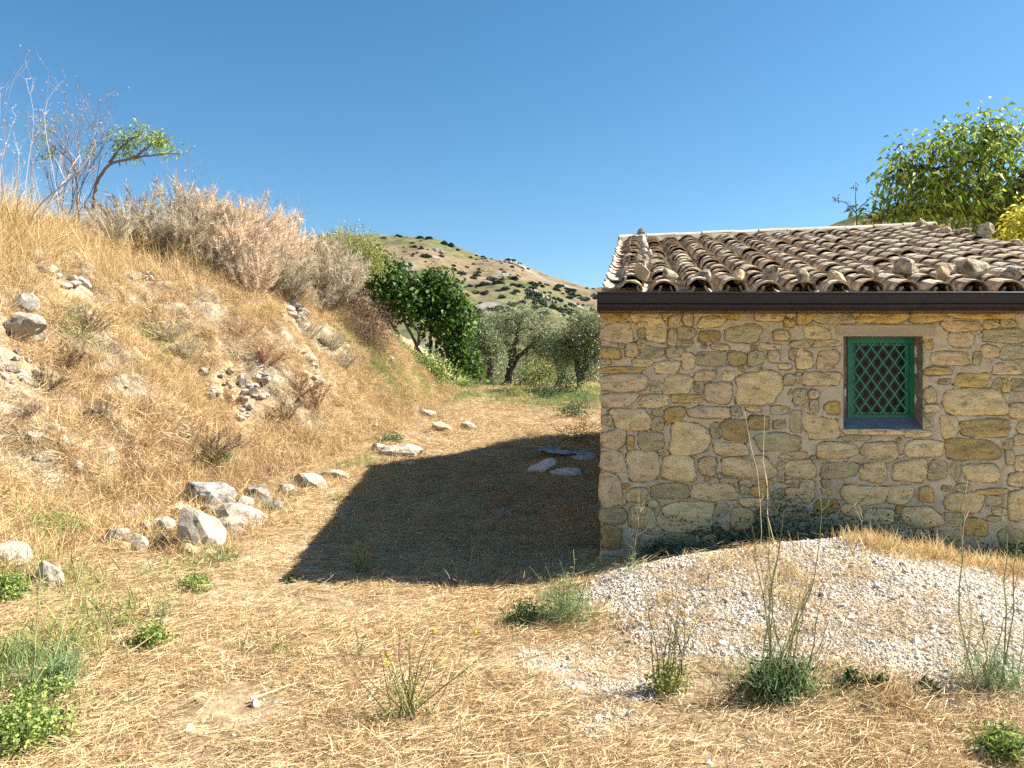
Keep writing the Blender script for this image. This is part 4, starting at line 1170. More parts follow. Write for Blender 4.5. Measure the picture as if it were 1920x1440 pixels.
outcrop(110, 500, 110, 46, 34, 1, 'broken white limestone ledge high on the bank under the bare shrub', 24)
outcrop(150, 522, 50, 36, 16, 2, 'cluster of white blocks at the lower end of the limestone ledge', 20)
outcrop(262, 522, 60, 20, 10, 3, 'small pale ledge half hidden by tall straw', 13)
outcrop(552, 590, 44, 48, 26, 4, 'crumbly white outcrop beneath the grey brush on the bank', 13)
outcrop(480, 728, 52, 52, 18, 5, 'fractured pale outcrop with dark cracks in mid slope', 19)
outcrop(412, 718, 60, 60, 16, 6, 'pale scree left of the fractured outcrop', 14)
outcrop(580, 690, 26, 100, 26, 7, 'thin spine of white rock running down the end of the bank', 13, slant=16)
outcrop(38, 690, 80, 60, 16, 8, 'crumbling grey earth and stones under the big cream boulder', 16)
outcrop(345, 808, 70, 40, 12, 9, 'grey stony patch low in the middle of the bank', 13)
outcrop(455, 775, 30, 26, 8, 10, 'few grey stones below the fractured outcrop', 14)
outcrop(215, 745, 100, 60, 12, 11, 'scattered grey stones in the bare earth of the bank', 12)
outcrop(700, 800, 60, 30, 10, 12, 'little rubble heap above the white rocks', 12)

# stones weighing down the roof
def roofpoint(px, py):
    best = None
    s = np.linspace(-.1, 4.95, 260)[:, None]; t = np.linspace(0, 1, 300)[None, :]
    u = s / SW
    e = E0 + (E1 - E0) * u[..., None]; r = R0 + (R1 - R0) * u[..., None]
    P = e + (r - e) * t[..., None]; P = P + np.array([0, 0, .07])
    qx = 960 + P[..., 0] / P[..., 1] * F; qy = 720 - (P[..., 2] - 1.6) / P[..., 1] * F
    i = np.argmin((qx - px) ** 2 + (qy - py) ** 2)
    return P.reshape(-1, 3)[i]
def c5(x, y): return 1100 + x / K, 400 + y / K
def c6(x, y): return 1500 + x / K, 380 + y / K
RS = [(*c5(490, 560), 33, 32, 'tan block above the gutter, lowest of the stone line by the left verge'),
      (*c5(715, 555), 34, 26, 'brown block wedged above the gutter, second from the left end'),
      (*c5(1005, 560), 32, 24, 'pale block wedged above the gutter, third from the left end'),
      (*c5(1305, 575), 28, 24, 'pinkish block wedged above the gutter, fourth from the left end'),
      (*c5(1585, 580), 42, 30, 'rugged grey block above the gutter, fifth from the left end'),
      (*c5(1865, 585), 34, 32, 'dark speckled block above the gutter, sixth from the left end'),
      (*c6(335, 655), 38, 22, 'low lichened block left of the window, above the gutter'),
      (*c6(585, 630), 48, 26, 'long dark slab on the roof directly above the window'),
      (*c6(925, 610), 48, 34, 'large pale jagged block on the roof right of the window'),
      (*c6(1250, 625), 38, 26, 'dark and white block on the roof, right of the large jagged one'),
      (*c6(1520, 625), 62, 36, 'biggest grey speckled block on the roof, second last on the right'),
      (*c6(1845, 640), 36, 28, 'dark lichened block on the roof at the right frame edge')]
for k, (a, b, w, h, lab) in enumerate(RS):
    p = roofpoint(a, b + 7)
    o = rock(0, 0, w, h, 'roofrock' if k % 3 else 'rockochre', lab, 300 + k, rot=(k * 53) % 70 - 35, loc=(p[0], p[1], p[2]), name='roof_stone', sink=.12)
    if o: o['group'] = 'stones weighing down the roof tiles'; o['category'] = 'stone'
LN = [((470, 200), 'uppermost dark lump in the stone line by the left verge, at the ridge'), ((470, 255), 'second lump down in the stone line by the left verge'),
      ((485, 305), 'white lump in the stone line by the left verge'), ((500, 350), 'grey lump halfway down the stone line by the left verge'),
      ((530, 385), 'white lump jutting right from the stone line by the left verge'), ((455, 420), 'dark lump jutting left from the stone line by the left verge'), ((515, 430), 'dark-sided lump above the lowest tan block of the stone line'),
      ((470, 470), 'small crumb just above the tan block by the left verge')]
for k, ((a, b), lab) in enumerate(LN):
    p = roofpoint(*c5(a, b + 18))
    o = rock(0, 0, 24 if k else 18, 20, 'roofrock' if k in (0, 5, 6, 7) else 'rockpale', lab, 330 + k, rot=k * 40, loc=tuple(p), name='roof_stone', sink=.2)
    o['group'] = 'stone line along the left verge'; o['category'] = 'stone'
VG = [((1050, 215), 22, 14, 'small stone sitting on the right end of the ridge'), ((1150, 245), 26, 14, 'dark stone just below the right end of the ridge'), ((1270, 270), 26, 12, 'flat stone on the right verge, third from the ridge'),
      ((1410, 290), 34, 16, 'long rounded stone on the right verge under the walnut tree'), ((1625, 320), 32, 26, 'tall pointed stone standing on the right verge'), ((1850, 380), 32, 12, 'dark flat stone on the right verge at the frame edge')]
for k, ((a, b), w, h, lab) in enumerate(VG):
    p = roofpoint(*c6(a, b))
    o = rock(0, 0, w, h, 'roofrock', lab, 350 + k, rot=k * 40, loc=tuple(p), name='roof_stone', sink=.0)
    o['group'] = 'stones along the right verge'; o['category'] = 'stone'

# slabs and plastic sheet in the shade
def slab(px, py, wpx, hpx, dep_, label, rz, ry, m='slab', z=.0, name='stone_slab'):
    x, y, zz = hit(px, py)
    w = wpx / F * y; h = hpx / F * y
    q = np.random.default_rng(int(px))
    bm = bmesh.new(); bmesh.ops.create_cube(bm, size=1)
    bmesh.ops.subdivide_edges(bm, edges=bm.edges[:], cuts=3, use_grid_fill=True)
    for v in bm.verts:
        v.co = Vector((v.co.x * w * (1 - .15 * abs(v.co.y)) + q.normal(0, .008), v.co.y * dep_ + q.normal(0, .012), v.co.z * h + q.normal(0, .006)))
    me = bpy.data.meshes.new(name); bm.to_mesh(me); bm.free(); me.materials.append(M[m])
    o = link(bpy.data.objects.new(name, me)); o.location = (x, y + .1, zz + h * .5 + z); o.rotation_euler = (0, R(ry), R(rz))
    tag(o, label, 'slab'); return o
for (a_, b_, w_, h_, sd_, ro_, rl_, lab_) in ((1020, 888, 52, 22, 601, 24, -24, 'long whitish block propped at a slant in the shade by the shed'), (1070, 897, 58, 15, 602, -4, 4, 'flat pale slab of stone lying nearest the shed corner'), (1085, 865, 54, 9, 603, 3, 0, 'thin pale slab of stone behind the plastic sheet')):
    o = rock(a_, b_, w_, h_, 'slab', lab_, sd_, rot=ro_, roll=rl_, name='stone_slab', sink=.1)
x, y, z = hit(1065, 870)
mb = MB(); uu = np.linspace(0, 1, 24); vv = np.linspace(0, 1, 8)
U, Vv = np.meshgrid(uu, vv, indexing='ij')
X = x - .50 + U * 1.0; Yq = y + .28 + Vv * .35 + .05 * np.sin(U * 9)
Zq = G(X, Yq) + .15 + .035 * fbm(U * 3, Vv * 2, .6, 5) + .05 * fbm(U * 9, Vv * 5, .8, 6) - .06 * U
nu, nv = U.shape; ii_ = np.arange(nu - 1)[:, None] * nv; jj_ = np.arange(nv - 1)[None, :]
mb.arr(np.stack([X, Yq, Zq], -1).reshape(-1, 3), np.stack([ii_ + jj_, ii_ + nv + jj_, ii_ + nv + jj_ + 1, ii_ + jj_ + 1], -1).reshape(-1, 4))
mb.arr(np.stack([X, Yq, Zq - .006], -1).reshape(-1, 3), np.stack([ii_ + jj_, ii_ + jj_ + 1, ii_ + nv + jj_ + 1, ii_ + nv + jj_], -1).reshape(-1, 4))
o = mb.obj('plastic_sheet', M['tarp'], smooth=True, loc=(x, y + .3, z)); tag(o, 'crumpled blue-grey plastic sheet over the slabs in the shade', 'sheet')
# ------------------------------------------------------------------ plants and trees
def at(px, py, Y):
    """a point in the world given by the direction it is seen in and its distance"""
    return np.array([(px - 960) / F * Y, Y, 1.6 + (720 - py) / F * Y])
def curve(a, b, n=6, sag=.08, q=None, up=0.0):
    q = q or rng
    a = np.asarray(a, float); b = np.asarray(b, float)
    L = np.linalg.norm(b - a); t = np.linspace(0, 1, n)[:, None]
    off = q.normal(size=3) * sag * L; off2 = q.normal(size=3) * sag * L * .5; off[2] += up * L
    return a + (b - a) * t + off * np.sin(np.pi * t) + off2 * np.sin(2 * np.pi * t)
def ell_pts(q, ells, n):
    """points filling a set of ellipsoids, denser near the surface"""
    vol = np.array([e[1][0] * e[1][1] * e[1][2] for e in ells]); k = q.choice(len(ells), n, p=vol / vol.sum())
    d = q.normal(size=(n, 3)); d /= np.linalg.norm(d, axis=1)[:, None]
    r = q.random(n) ** .42
    C = np.array([e[0] for e in ells])[k]; Rr = np.array([e[1] for e in ells])[k]
    return C + d * r[:, None] * Rr, d
def tree(name, label, cat, base, limbs, ells, leafmat, nclus, per, leafL, leafW, clusR, barkmat='bark', r0=.08, droop=.25, seed=1, group=None, nbr=40, upbias=.3, gaps=.0, twigs=True, dead=0):
    """limbs: list of polylines (world points) from base; ells: [(centre,(rx,ry,rz))]"""
    q = np.random.default_rng(seed)
    base = np.asarray(base, float)
    root = empty(name, tuple(base)); tag(root, label, cat, group)
    mbt = MB(); tips = []
    for li, L in enumerate(limbs):
        L = np.asarray(L, float); n = len(L)
        # resample smoothly
        t = np.linspace(0, n - 1, n * 4); Pp = np.stack([np.interp(t, range(n), L[:, i]) for i in range(3)], -1)
        for _ in range(3): Pp[1:-1] = (Pp[:-2] + Pp[1:-1] * 2 + Pp[2:]) / 4
        Pp[1:-1] += q.normal(size=Pp[1:-1].shape) * r0 * .18
        rr = np.linspace(r0 * (1 if li == 0 else .7), r0 * .28, len(Pp)); rr[0] *= 1.5; rr[1] *= 1.15
        mbt.tube(Pp, rr, 7); tips += list(Pp[len(Pp) // 2:])
    tips = np.array(tips)
    trunk = mbt.obj('trunk', M[barkmat], root, smooth=True, loc=base); trunk.location = (0, 0, 0)
    # branches
    mbb = MB(); T, _ = ell_pts(q, ells, nbr)
    ends = []
    for p in T:
        j = np.argmin(np.linalg.norm(tips - p, axis=1) + q.random(len(tips)) * .3)
        c = curve(tips[j], p, 6, .07, q, .08); mbb.tube(c, np.linspace(r0 * .26, r0 * .06, 6), 4)
        ends += list(c[2:])
    ends = np.array(ends)
    C, dd = ell_pts(q, ells, nclus)
    if gaps:
        g = vn(C[:, 0] + C[:, 1] * .5, C[:, 2], .45, seed) + vn(C[:, 1] - C[:, 0], C[:, 2] * 1.3, .3, seed + 3)
        C = C[g > np.quantile(g, gaps)]
    if twigs:
        for p in C[::2]:
            j = np.argmin(((ends - p) ** 2).sum(1)); mbb.tube(curve(ends[j], p, 4, .1, q), np.linspace(r0 * .07, r0 * .03, 4), 3)
    for _ in range(dead):
        p, d = ell_pts(q, ells, 1); p = p[0] + d[0] * np.array([.5, .3, .5]) * .6
        j = np.argmin(((ends - p) ** 2).sum(1)); mbb.tube(curve(ends[j], p, 5, .12, q), np.linspace(r0 * .08, r0 * .025, 5), 3)
    br = mbb.obj('branch', M[barkmat], root, smooth=True, loc=base); br.location = (0, 0, 0); br['kind'] = 'stuff'
    n = len(C) * per
    P = np.repeat(C, per, 0) + q.normal(size=(n, 3)) * clusR
    D = (P - np.repeat(C, per, 0)) / clusR + q.normal(size=(n, 3)) * .5 + np.array([0, 0, upbias])
    mbl = MB(); mbl.leaves(P, D, q.uniform(.65, 1.25, n) * leafL, q.uniform(.75, 1.2, n) * leafW, droop=droop, r=q)
    cr = mbl.obj('crown', M[leafmat], root, loc=base); cr.location = (0, 0, 0); cr['kind'] = 'stuff'
    return root
def E(px, py, Y, rx, rz, ry=None):
    s = Y / F
    return (at(px, py, Y), (rx * s, (ry or (rx + rz) / 2) * s, rz * s))
def gnd(x, y): return np.array([x, y, float(G(x, y))])
def gp_(px, py):
    h = hit(px, py); return np.array(h)

# fig tree, two leaning clumps
YF_ = 21.5
b = gp_(790, 668)
Yb = b[1]
tree('fig_tree', 'dark green fig tree leaning off the bank, its thin trunks in view', 'tree', at(765, 663, Yb),
     [[at(762, 664, Yb), at(745, 625, Yb), at(722, 585, Yb), at(712, 530, Yb)], [at(790, 668, Yb), at(772, 630, Yb), at(752, 590, Yb), at(735, 520, Yb)],
      [at(745, 650, Yb + .3), at(728, 610, Yb + .2), at(715, 575, Yb)], [at(780, 655, Yb), at(788, 625, Yb - .1), at(765, 600, Yb)]],
     [E(705, 505, Yb, 34, 34), E(735, 530, Yb, 42, 44), E(762, 570, Yb, 34, 36), E(712, 562, Yb, 36, 30), E(690, 490, Yb, 26, 24), E(675, 520, Yb, 18, 26)], 'figleaf', 760, 5, .17, .15, .12, r0=.085, seed=11, droop=.3, nbr=36, gaps=.22)
Yb2 = Yb + .6
tree('fig_tree', 'larger fig tree behind with dense dark foliage reaching the ground', 'tree', at(845, 680, Yb2),
     [[at(845, 690, Yb2), at(835, 650, Yb2), at(820, 590, Yb2), at(815, 540, Yb2)], [at(805, 670, Yb2), at(808, 620, Yb2), at(795, 570, Yb2)], [at(850, 690, Yb2), at(860, 640, Yb2), at(860, 590, Yb2)]],
     [E(800, 562, Yb2, 40, 48), E(838, 562, Yb2, 38, 44), E(858, 610, Yb2, 40, 50), E(828, 606, Yb2, 36, 40), E(862, 665, Yb2, 34, 34), E(878, 695, Yb2, 28, 22), E(822, 525, Yb2, 24, 20), E(790, 530, Yb2, 20, 18)], 'figleaf', 1250, 5, .17, .15, .12, r0=.085, seed=12, nbr=50, gaps=.26)
# olive trees
def olive(px, py, label, seed, ells, limbs, Y=None, n=750):
    Y = Y or hit(px, py)[1]
    return tree('olive_tree', label, 'tree', at(px, py, Y), [[at(a, b_, Y + q_) for a, b_, q_ in L] for L in limbs], [E(a, b_, Y, c, d) for a, b_, c, d in ells], 'oliveleaf', int(n * 1.5), 17, .09, .024, .17,
                r0=.17, seed=seed, group='olive trees in the dip beyond the path', droop=.1, nbr=45, upbias=.5, gaps=.10, dead=6)
olive(950, 722, 'nearest silvery olive tree with a twisted forked trunk', 21,
      [(940, 628, 45, 40), (985, 610, 48, 40), (1020, 630, 40, 42), (905, 640, 32, 38), (960, 600, 40, 28), (1000, 665, 35, 28), (920, 610, 30, 24)],
      [[(948, 724, 0), (957, 695, 0), (960, 668, 0), (945, 635, 0), (925, 615, 0)], [(957, 690, 0), (975, 665, .1), (1000, 645, .2), (1020, 620, .3)], [(960, 672, 0), (968, 640, -.2), (975, 605, -.2)]])
olive(1084, 736, 'olive tree seen just left of the shed wall', 22,
      [(1095, 625, 34, 38), (1070, 650, 34, 36), (1110, 660, 30, 40), (1050, 645, 24, 30), (1125, 630, 30, 44), (1090, 600, 26, 18)],
      [[(1084, 738, 0), (1090, 710, 0), (1082, 680, 0), (1070, 650, 0)], [(1088, 705, 0), (1102, 675, 0), (1108, 640, 0)]])
olive(1046, 728, 'olive tree between the forked one and the one by the shed', 23,
      [(1045, 655, 32, 30), (1030, 635, 26, 24), (1065, 670, 26, 24)], [[(1046, 730, 0), (1052, 705, 0), (1045, 675, 0), (1035, 645, 0)], [(1052, 705, 0), (1066, 680, 0)]], Y=30, n=480)
olive(918, 712, 'olive tree half hidden behind the fig foliage', 24,
      [(905, 640, 30, 34), (890, 610, 20, 24), (925, 660, 26, 26)], [[(917, 714, 0), (922, 690, 0), (915, 660, 0), (905, 630, 0)]], Y=29, n=420)
# shrubs round them
def shrub(name, label, cat, px, py, Y, ells, lm, n, per, lL, lW, cR, seed, group=None, r0=.02, droop=.2, bark='twig', nbr=14, upb=.4, gaps=.1):
    b0 = at(px, py, Y); b0[2] = min(b0[2], float(G(b0[0], b0[1])) + .05)
    c0 = at(ells[0][0], ells[0][1], Y)
    return tree(name, label, cat, b0, [[b0, (b0 + c0) / 2 + [.03, 0, 0], c0]], [E(a, b_, Y, c, d) for a, b_, c, d in ells], lm, n, per, lL, lW, cR, bark, r0, droop, seed, group, nbr, upb, gaps)
Yo = hit(1010, 735)[1]
shrub('shrub', 'bright yellow-green shrub between the olive trunks', 'shrub', 1010, 735, Yo, [(1010, 705, 28, 22), (1030, 690, 18, 18)], 'shrubleaf', 170, 9, .07, .04, .12, 31)
shrub('shrub', 'yellowish leafy shrub at the foot of the fig foliage', 'shrub', 900, 720, hit(900, 722)[1], [(895, 700, 26, 18), (915, 690, 14, 14)], 'shrubleaf', 130, 9, .07, .04, .12, 32)
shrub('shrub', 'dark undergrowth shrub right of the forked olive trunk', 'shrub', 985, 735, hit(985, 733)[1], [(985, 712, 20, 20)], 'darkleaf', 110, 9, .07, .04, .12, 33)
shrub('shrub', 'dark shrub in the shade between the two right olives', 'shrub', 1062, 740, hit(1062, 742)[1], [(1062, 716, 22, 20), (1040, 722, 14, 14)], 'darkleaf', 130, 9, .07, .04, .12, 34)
shrub('shrub', 'dusty green low shrub left of the shed wall', 'shrub', 1100, 765, hit(1100, 768)[1], [(1100, 750, 26, 14), (1075, 755, 18, 10)], 'fennel', 130, 9, .05, .015, .12, 35)
shrub('shrub', 'low glossy greenery spreading under the fig trunks', 'shrub', 800, 695, hit(800, 700)[1], [(790, 680, 36, 12), (830, 695, 30, 12), (760, 668, 22, 10)], 'weedleaf', 210, 9, .08, .06, .13, 36)
# undergrowth masses farther right behind, seen between trunks
for k, (a, b_, c, d) in enumerate([(940, 690, 60, 30), (1040, 690, 60, 26), (1110, 700, 30, 30)]):
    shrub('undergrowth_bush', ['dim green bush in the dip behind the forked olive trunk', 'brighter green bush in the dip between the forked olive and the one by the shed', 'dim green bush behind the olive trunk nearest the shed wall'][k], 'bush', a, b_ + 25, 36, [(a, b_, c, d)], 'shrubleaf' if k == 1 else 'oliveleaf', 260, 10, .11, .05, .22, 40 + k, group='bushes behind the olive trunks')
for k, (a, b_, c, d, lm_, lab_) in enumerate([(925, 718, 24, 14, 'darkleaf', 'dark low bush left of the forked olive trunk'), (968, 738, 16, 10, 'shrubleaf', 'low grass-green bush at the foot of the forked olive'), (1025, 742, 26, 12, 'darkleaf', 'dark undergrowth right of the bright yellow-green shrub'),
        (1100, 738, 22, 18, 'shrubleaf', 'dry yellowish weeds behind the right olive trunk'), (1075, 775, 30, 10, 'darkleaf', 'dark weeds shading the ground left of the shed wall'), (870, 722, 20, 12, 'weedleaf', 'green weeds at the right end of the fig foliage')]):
    hh_ = hitc(a, b_ + 8) if False else hit(a, b_ + 8)
    if hh_: shrub('shrub', lab_, 'shrub', a, b_ + 8, hh_[1], [(a, b_ - 2, c, d)], lm_, 110, 9, .06, .03, .12, 340 + k)
# yellow-green shrubs at the end of the bank
shrub('shrub', 'tall yellow-green shrub behind the end of the bank', 'shrub', 680, 570, 23.5, [(670, 470, 36, 38), (700, 490, 24, 32), (645, 452, 22, 22), (655, 505, 30, 40)], 'shrubleaf', 760, 9, .08, .035, .15, 51, r0=.03, nbr=40, gaps=.15)
shrub('shrub', 'sparse green shrub at the skyline beyond the grey brush', 'shrub', 632, 470, 25, [(630, 452, 16, 14), (610, 460, 10, 10)], 'shrubleaf', 110, 8, .08, .035, .13, 52, r0=.02)
# dark bramble under the brush
shrub('bramble', 'tangle of dead brown brambles below the grey brush, left of the fig trunks', 'bramble', 690, 650, hit(690, 650)[1], [(690, 628, 34, 20), (665, 605, 26, 22), (640, 580, 22, 20), (720, 640, 18, 14)], 'brownweed', 420, 10, .16, .008, .16, 53, r0=.015, nbr=40, gaps=0)
shrub('bramble', 'black shaded bramble hollow behind the fig trunks', 'bramble', 690, 600, hit(660, 600)[1] + .4, [(660, 565, 26, 26), (690, 590, 26, 22), (715, 600, 20, 18)], 'brownweed', 260, 10, .14, .02, .15, 54, r0=.015, nbr=30, gaps=0)

# walnut tree behind the shed, right
Yw = 18.5; gw = float(G((1880 - 960) / F * Yw, Yw))
bw = np.array([(1885 - 960) / F * Yw, Yw, gw])
tree('walnut_tree', 'broad walnut tree with drooping yellow-green leaves behind the shed roof', 'tree', bw,
     [[bw, at(1878, 455, Yw), at(1868, 415, Yw), at(1845, 370, Yw), at(1835, 300, Yw), at(1850, 250, Yw)], [at(1872, 425, Yw), at(1820, 395, Yw + .3), at(1770, 350, Yw + .2), at(1740, 310, Yw)],
      [at(1870, 415, Yw), at(1905, 370, Yw - .3), at(1930, 310, Yw)], [at(1850, 380, Yw), at(1880, 320, Yw + .4), at(1900, 270, Yw + .3)], [at(1820, 395, Yw + .3), at(1760, 400, Yw + .5), at(1690, 400, Yw), at(1640, 415, Yw)]],
     [E(1700, 300, Yw, 36, 34), E(1770, 275, Yw, 50, 36), E(1840, 265, Yw, 60, 50), E(1910, 270, Yw, 55, 58), E(1720, 355, Yw, 60, 42), E(1800, 350, Yw, 70, 55), E(1890, 360, Yw, 70, 60), E(1665, 330, Yw, 26, 22),
      E(1700, 400, Yw, 50, 28), E(1625, 400, Yw, 24, 20), E(1780, 410, Yw, 60, 30), E(1860, 425, Yw, 60, 30), E(1960, 340, Yw, 60, 80), E(1845, 215, Yw, 16, 16), E(1645, 400, Yw, 42, 24), E(1612, 398, Yw, 18, 18)],
     'walnutleaf', 1500, 6, .18, .080, .17, r0=.14, droop=.45, seed=61, nbr=120, upbias=-.55, gaps=.38, dead=26)
tree('sumac_shoot', 'thin withered shoot with dark reddish leaf tips left of the walnut tree', 'sapling', at(1608, 470, Yw), [[at(1608, 470, Yw), at(1605, 400, Yw), at(1604, 350, Yw)], [at(1606, 400, Yw), at(1585, 378, Yw), at(1562, 375, Yw)], [at(1606, 395, Yw), at(1625, 378, Yw), at(1634, 370, Yw)]],
     [E(1604, 350, Yw, 5, 4), E(1563, 374, Yw, 6, 4), E(1594, 388, Yw, 3, 6)], 'rusty', 16, 5, .06, .035, .03, r0=.02, seed=62, nbr=3, gaps=0)
shrub('yellow_bush', 'bush of bright yellow leaves at the right edge behind the roof', 'bush', 1915, 520, 16.5, [(1912, 432, 18, 24), (1930, 415, 22, 30), (1892, 452, 14, 12)], 'yellowleaf', 190, 6, .13, .06, .15, 63, r0=.03, droop=.4, upb=-.5)

def hitc(px, py):
    for k in range(60):
        h = hit(px, py + 5 * k)
        if h: return h
# ---- crest of the bank
def feathery(seed, n, h, w, material, fine=.006, branch=.35):
    q = np.random.default_rng(seed); mb = MB()
    ns = 26
    P = []; D = []; L = []
    for k in range(ns):
        a = q.uniform(0, 6.28); s = q.uniform(0, 1) ** .6
        top = np.array([math.cos(a) * w * s, math.sin(a) * w * s, h * q.uniform(.6, 1.05) * (1 - .35 * s * s)])
        c = curve([top[0] * .12, top[1] * .12, 0], top, 7, .06, q, .02)
        mb.tube(c, np.linspace(.007, .002, 7), 3)
        m = n // ns
        t = q.uniform(.22, 1.0, m)
        B = np.stack([np.interp(t * 6, range(7), c[:, i]) for i in range(3)], -1)
        P.append(B + q.normal(size=(m, 3)) * .012); ax = (top / np.linalg.norm(top))
        D.append(ax * 1.0 + q.normal(size=(m, 3)) * .55); L.append(q.uniform(.06, .18, m) * h / 1.0)
    P = np.concatenate(P); D = np.concatenate(D); L = np.concatenate(L)
    mb.blades(P, D, L, fine, .4, r=q)
    return mb.mesh('dry_shrub', material)
fv = [feathery(200 + k, 2600, 1.0, .62, M['feather'], .0075) for k in range(3)]
gv = [feathery(210 + k, 2600, 1.0, .70, M['greyshrub'], .0085) for k in range(3)]
def put(me, name, px, py, Y, h, label, cat, group=None, rz=0, lean=0):
    x = (px - 960) / F * Y; z = float(G(x, Y))
    o = bpy.data.objects.new(name, me); link(o); o.location = (x, Y, z - .05); o.scale = (h, h, h); o.rotation_euler = (lean * .3, lean, rz)
    tag(o, label, cat, group); return o
q = np.random.default_rng(5)
_bx = [150, 200, 250, 300, 350, 400, 450, 500, 550, 600, 645]
_by = [425, 452, 468, 482, 502, 522, 545, 560, 572, 592, 600]
k = 0
for row in range(5):
    for px in np.arange(165 + 10 * row, 648, 26 + 3 * (row == 0)):
        px = px + q.normal(0, 6)
        bl = np.interp(px, _bx, _by) - row * 17 + q.normal(0, 4)
        h_ = hit(px, bl)
        if h_ is None: continue
        grey = q.random() < np.interp(px, [150, 300, 450, 600], [.85, .6, .3, .35]) + (.2 if row < 2 else -.15)
        top = q.uniform(62, 128) * (1.0 if row else .75)
        if q.random() < .10: continue
        hh_ = top / F * h_[1]
        x_, Y_ = h_[0], h_[1] + .1
        if grey: put(gv[k % 3], 'dry_shrub', px, 0, Y_, hh_, 'greyish dried bushy shrub among the pinkish ones along the top of the bank', 'shrub', 'greyish shrubs on the bank', rz=q.uniform(0, 6), lean=q.uniform(.0, .3))
        else: put(fv[k % 3], 'dry_shrub', px, 0, Y_, hh_, 'pinkish feathery dried shrub among others like it along the top of the bank', 'shrub', 'pinkish feathery shrubs on the bank', rz=q.uniform(0, 6), lean=q.uniform(.0, .3))
        k += 1
bw_v = [feathery(220 + k, 1500, .7, .6, M['brownweed'], .008) for k in range(2)]
rd_v = [feathery(230 + k, 1500, .6, .6, M['redgrass'], .008) for k in range(2)]
for k, (px, py, h, t, lab) in enumerate([
    (392, 872, .42, 'b', 'dark brown withered bush low in the middle of the bank'), (430, 850, .34, 'b', 'small dark withered bush right of the dull olive tuft'),
    (315, 655, .40, 'g', 'grey-green dry bush alone in the golden upper bank'), (350, 690, .34, 'g', 'smaller grey-green dry bush below the lone one'),
    (130, 700, .40, 'b', 'brown bush beside the grey earth right of the big cream boulder'), (85, 740, .34, 'b', 'brown bush in the grey earth at the left'), (170, 640, .36, 'b', 'brown-gold bush above the grey earth at the left'),
    (430, 770, .30, 'r', 'reddish withered bush left of the fractured outcrop'), (590, 778, .42, 'r', 'largest red-brown withered bush at the end of the bank'), (560, 750, .36, 'r', 'red-brown bush just left of the largest one'),
    (500, 690, .36, 'r', 'reddish bush above the fractured outcrop'), (530, 800, .32, 'b', 'brownish bush under the red ones'), (270, 850, .26, 'r', 'small rusty bush low on the bank left of centre'),
    (200, 800, .30, 'b', 'thin brown bush over the bare earth'), (640, 700, .34, 'g', 'grey dry bush right of the white rock spine'), (620, 660, .32, 'g', 'grey dry bush at the top of the white rock spine'),
    (575, 640, .38, 'g', 'grey dry bush under the feathery shrubs at the bank end'), (460, 640, .34, 'r', 'faded reddish bush in the middle of the upper bank'), (60, 800, .26, 'b', 'brown bush under the flattish stone'), (110, 1000, .22, 'b', 'thin brown weed left of the rock pile')]):
    h_ = hitc(px, py); me_ = {'b': bw_v, 'r': rd_v, 'g': gv}[t][k % 2]
    put(me_, 'withered_bush', 960 + h_[0] / h_[1] * F, 0, h_[1] + .1, h * h_[1] / 11 * (1 if t == 'g' else 1.6), lab, 'bush', 'low withered bushes on the bank', rz=k * 1.3, lean=.25)
# sapling with the arching leafy branch, and the bare shrub
Ys = hitc(172, 412)[1]
def onb(px, Y): x = (px - 960) / F * Y; return np.array([x, Y, float(G(x, Y))])
b0 = onb(172, Ys)
tree('sapling', 'crooked sapling whose leafy branch arches right over the bank', 'sapling', b0,
     [[b0, at(178, 345, Ys), at(202, 308, Ys), at(240, 298, Ys), at(270, 293, Ys), at(305, 288, Ys), at(340, 288, Ys)], [at(205, 306, Ys), at(222, 280, Ys), at(245, 262, Ys), at(262, 248, Ys)], [at(250, 297, Ys), at(285, 270, Ys), at(305, 258, Ys)]],
     [E(235, 262, Ys, 26, 14), E(275, 250, Ys, 28, 14), E(300, 265, Ys, 24, 16), E(325, 278, Ys, 18, 9), E(240, 285, Ys, 24, 9), E(262, 232, Ys, 12, 7)], 'walnutleaf', 190, 6, .085, .026, .07, barkmat='twig', r0=.035, droop=.3, seed=71, nbr=26, gaps=.1, dead=5, upbias=-.2)
b1 = onb(150, Ys + .2)
tree('sapling', 'small tuft of green leaves among bare twigs left of the arching branch', 'sapling', b1, [[b1, at(140, 300, Ys), at(105, 250, Ys)], [at(140, 310, Ys), at(110, 280, Ys), at(90, 265, Ys)], [at(145, 330, Ys), at(165, 290, Ys)]],
     [E(92, 240, Ys, 16, 8), E(80, 262, Ys, 10, 10), E(112, 225, Ys, 8, 8), E(165, 280, Ys, 12, 10), E(95, 290, Ys, 14, 12)], 'walnutleaf', 60, 6, .07, .022, .06, barkmat='twig', r0=.022, seed=72, nbr=10, gaps=0)
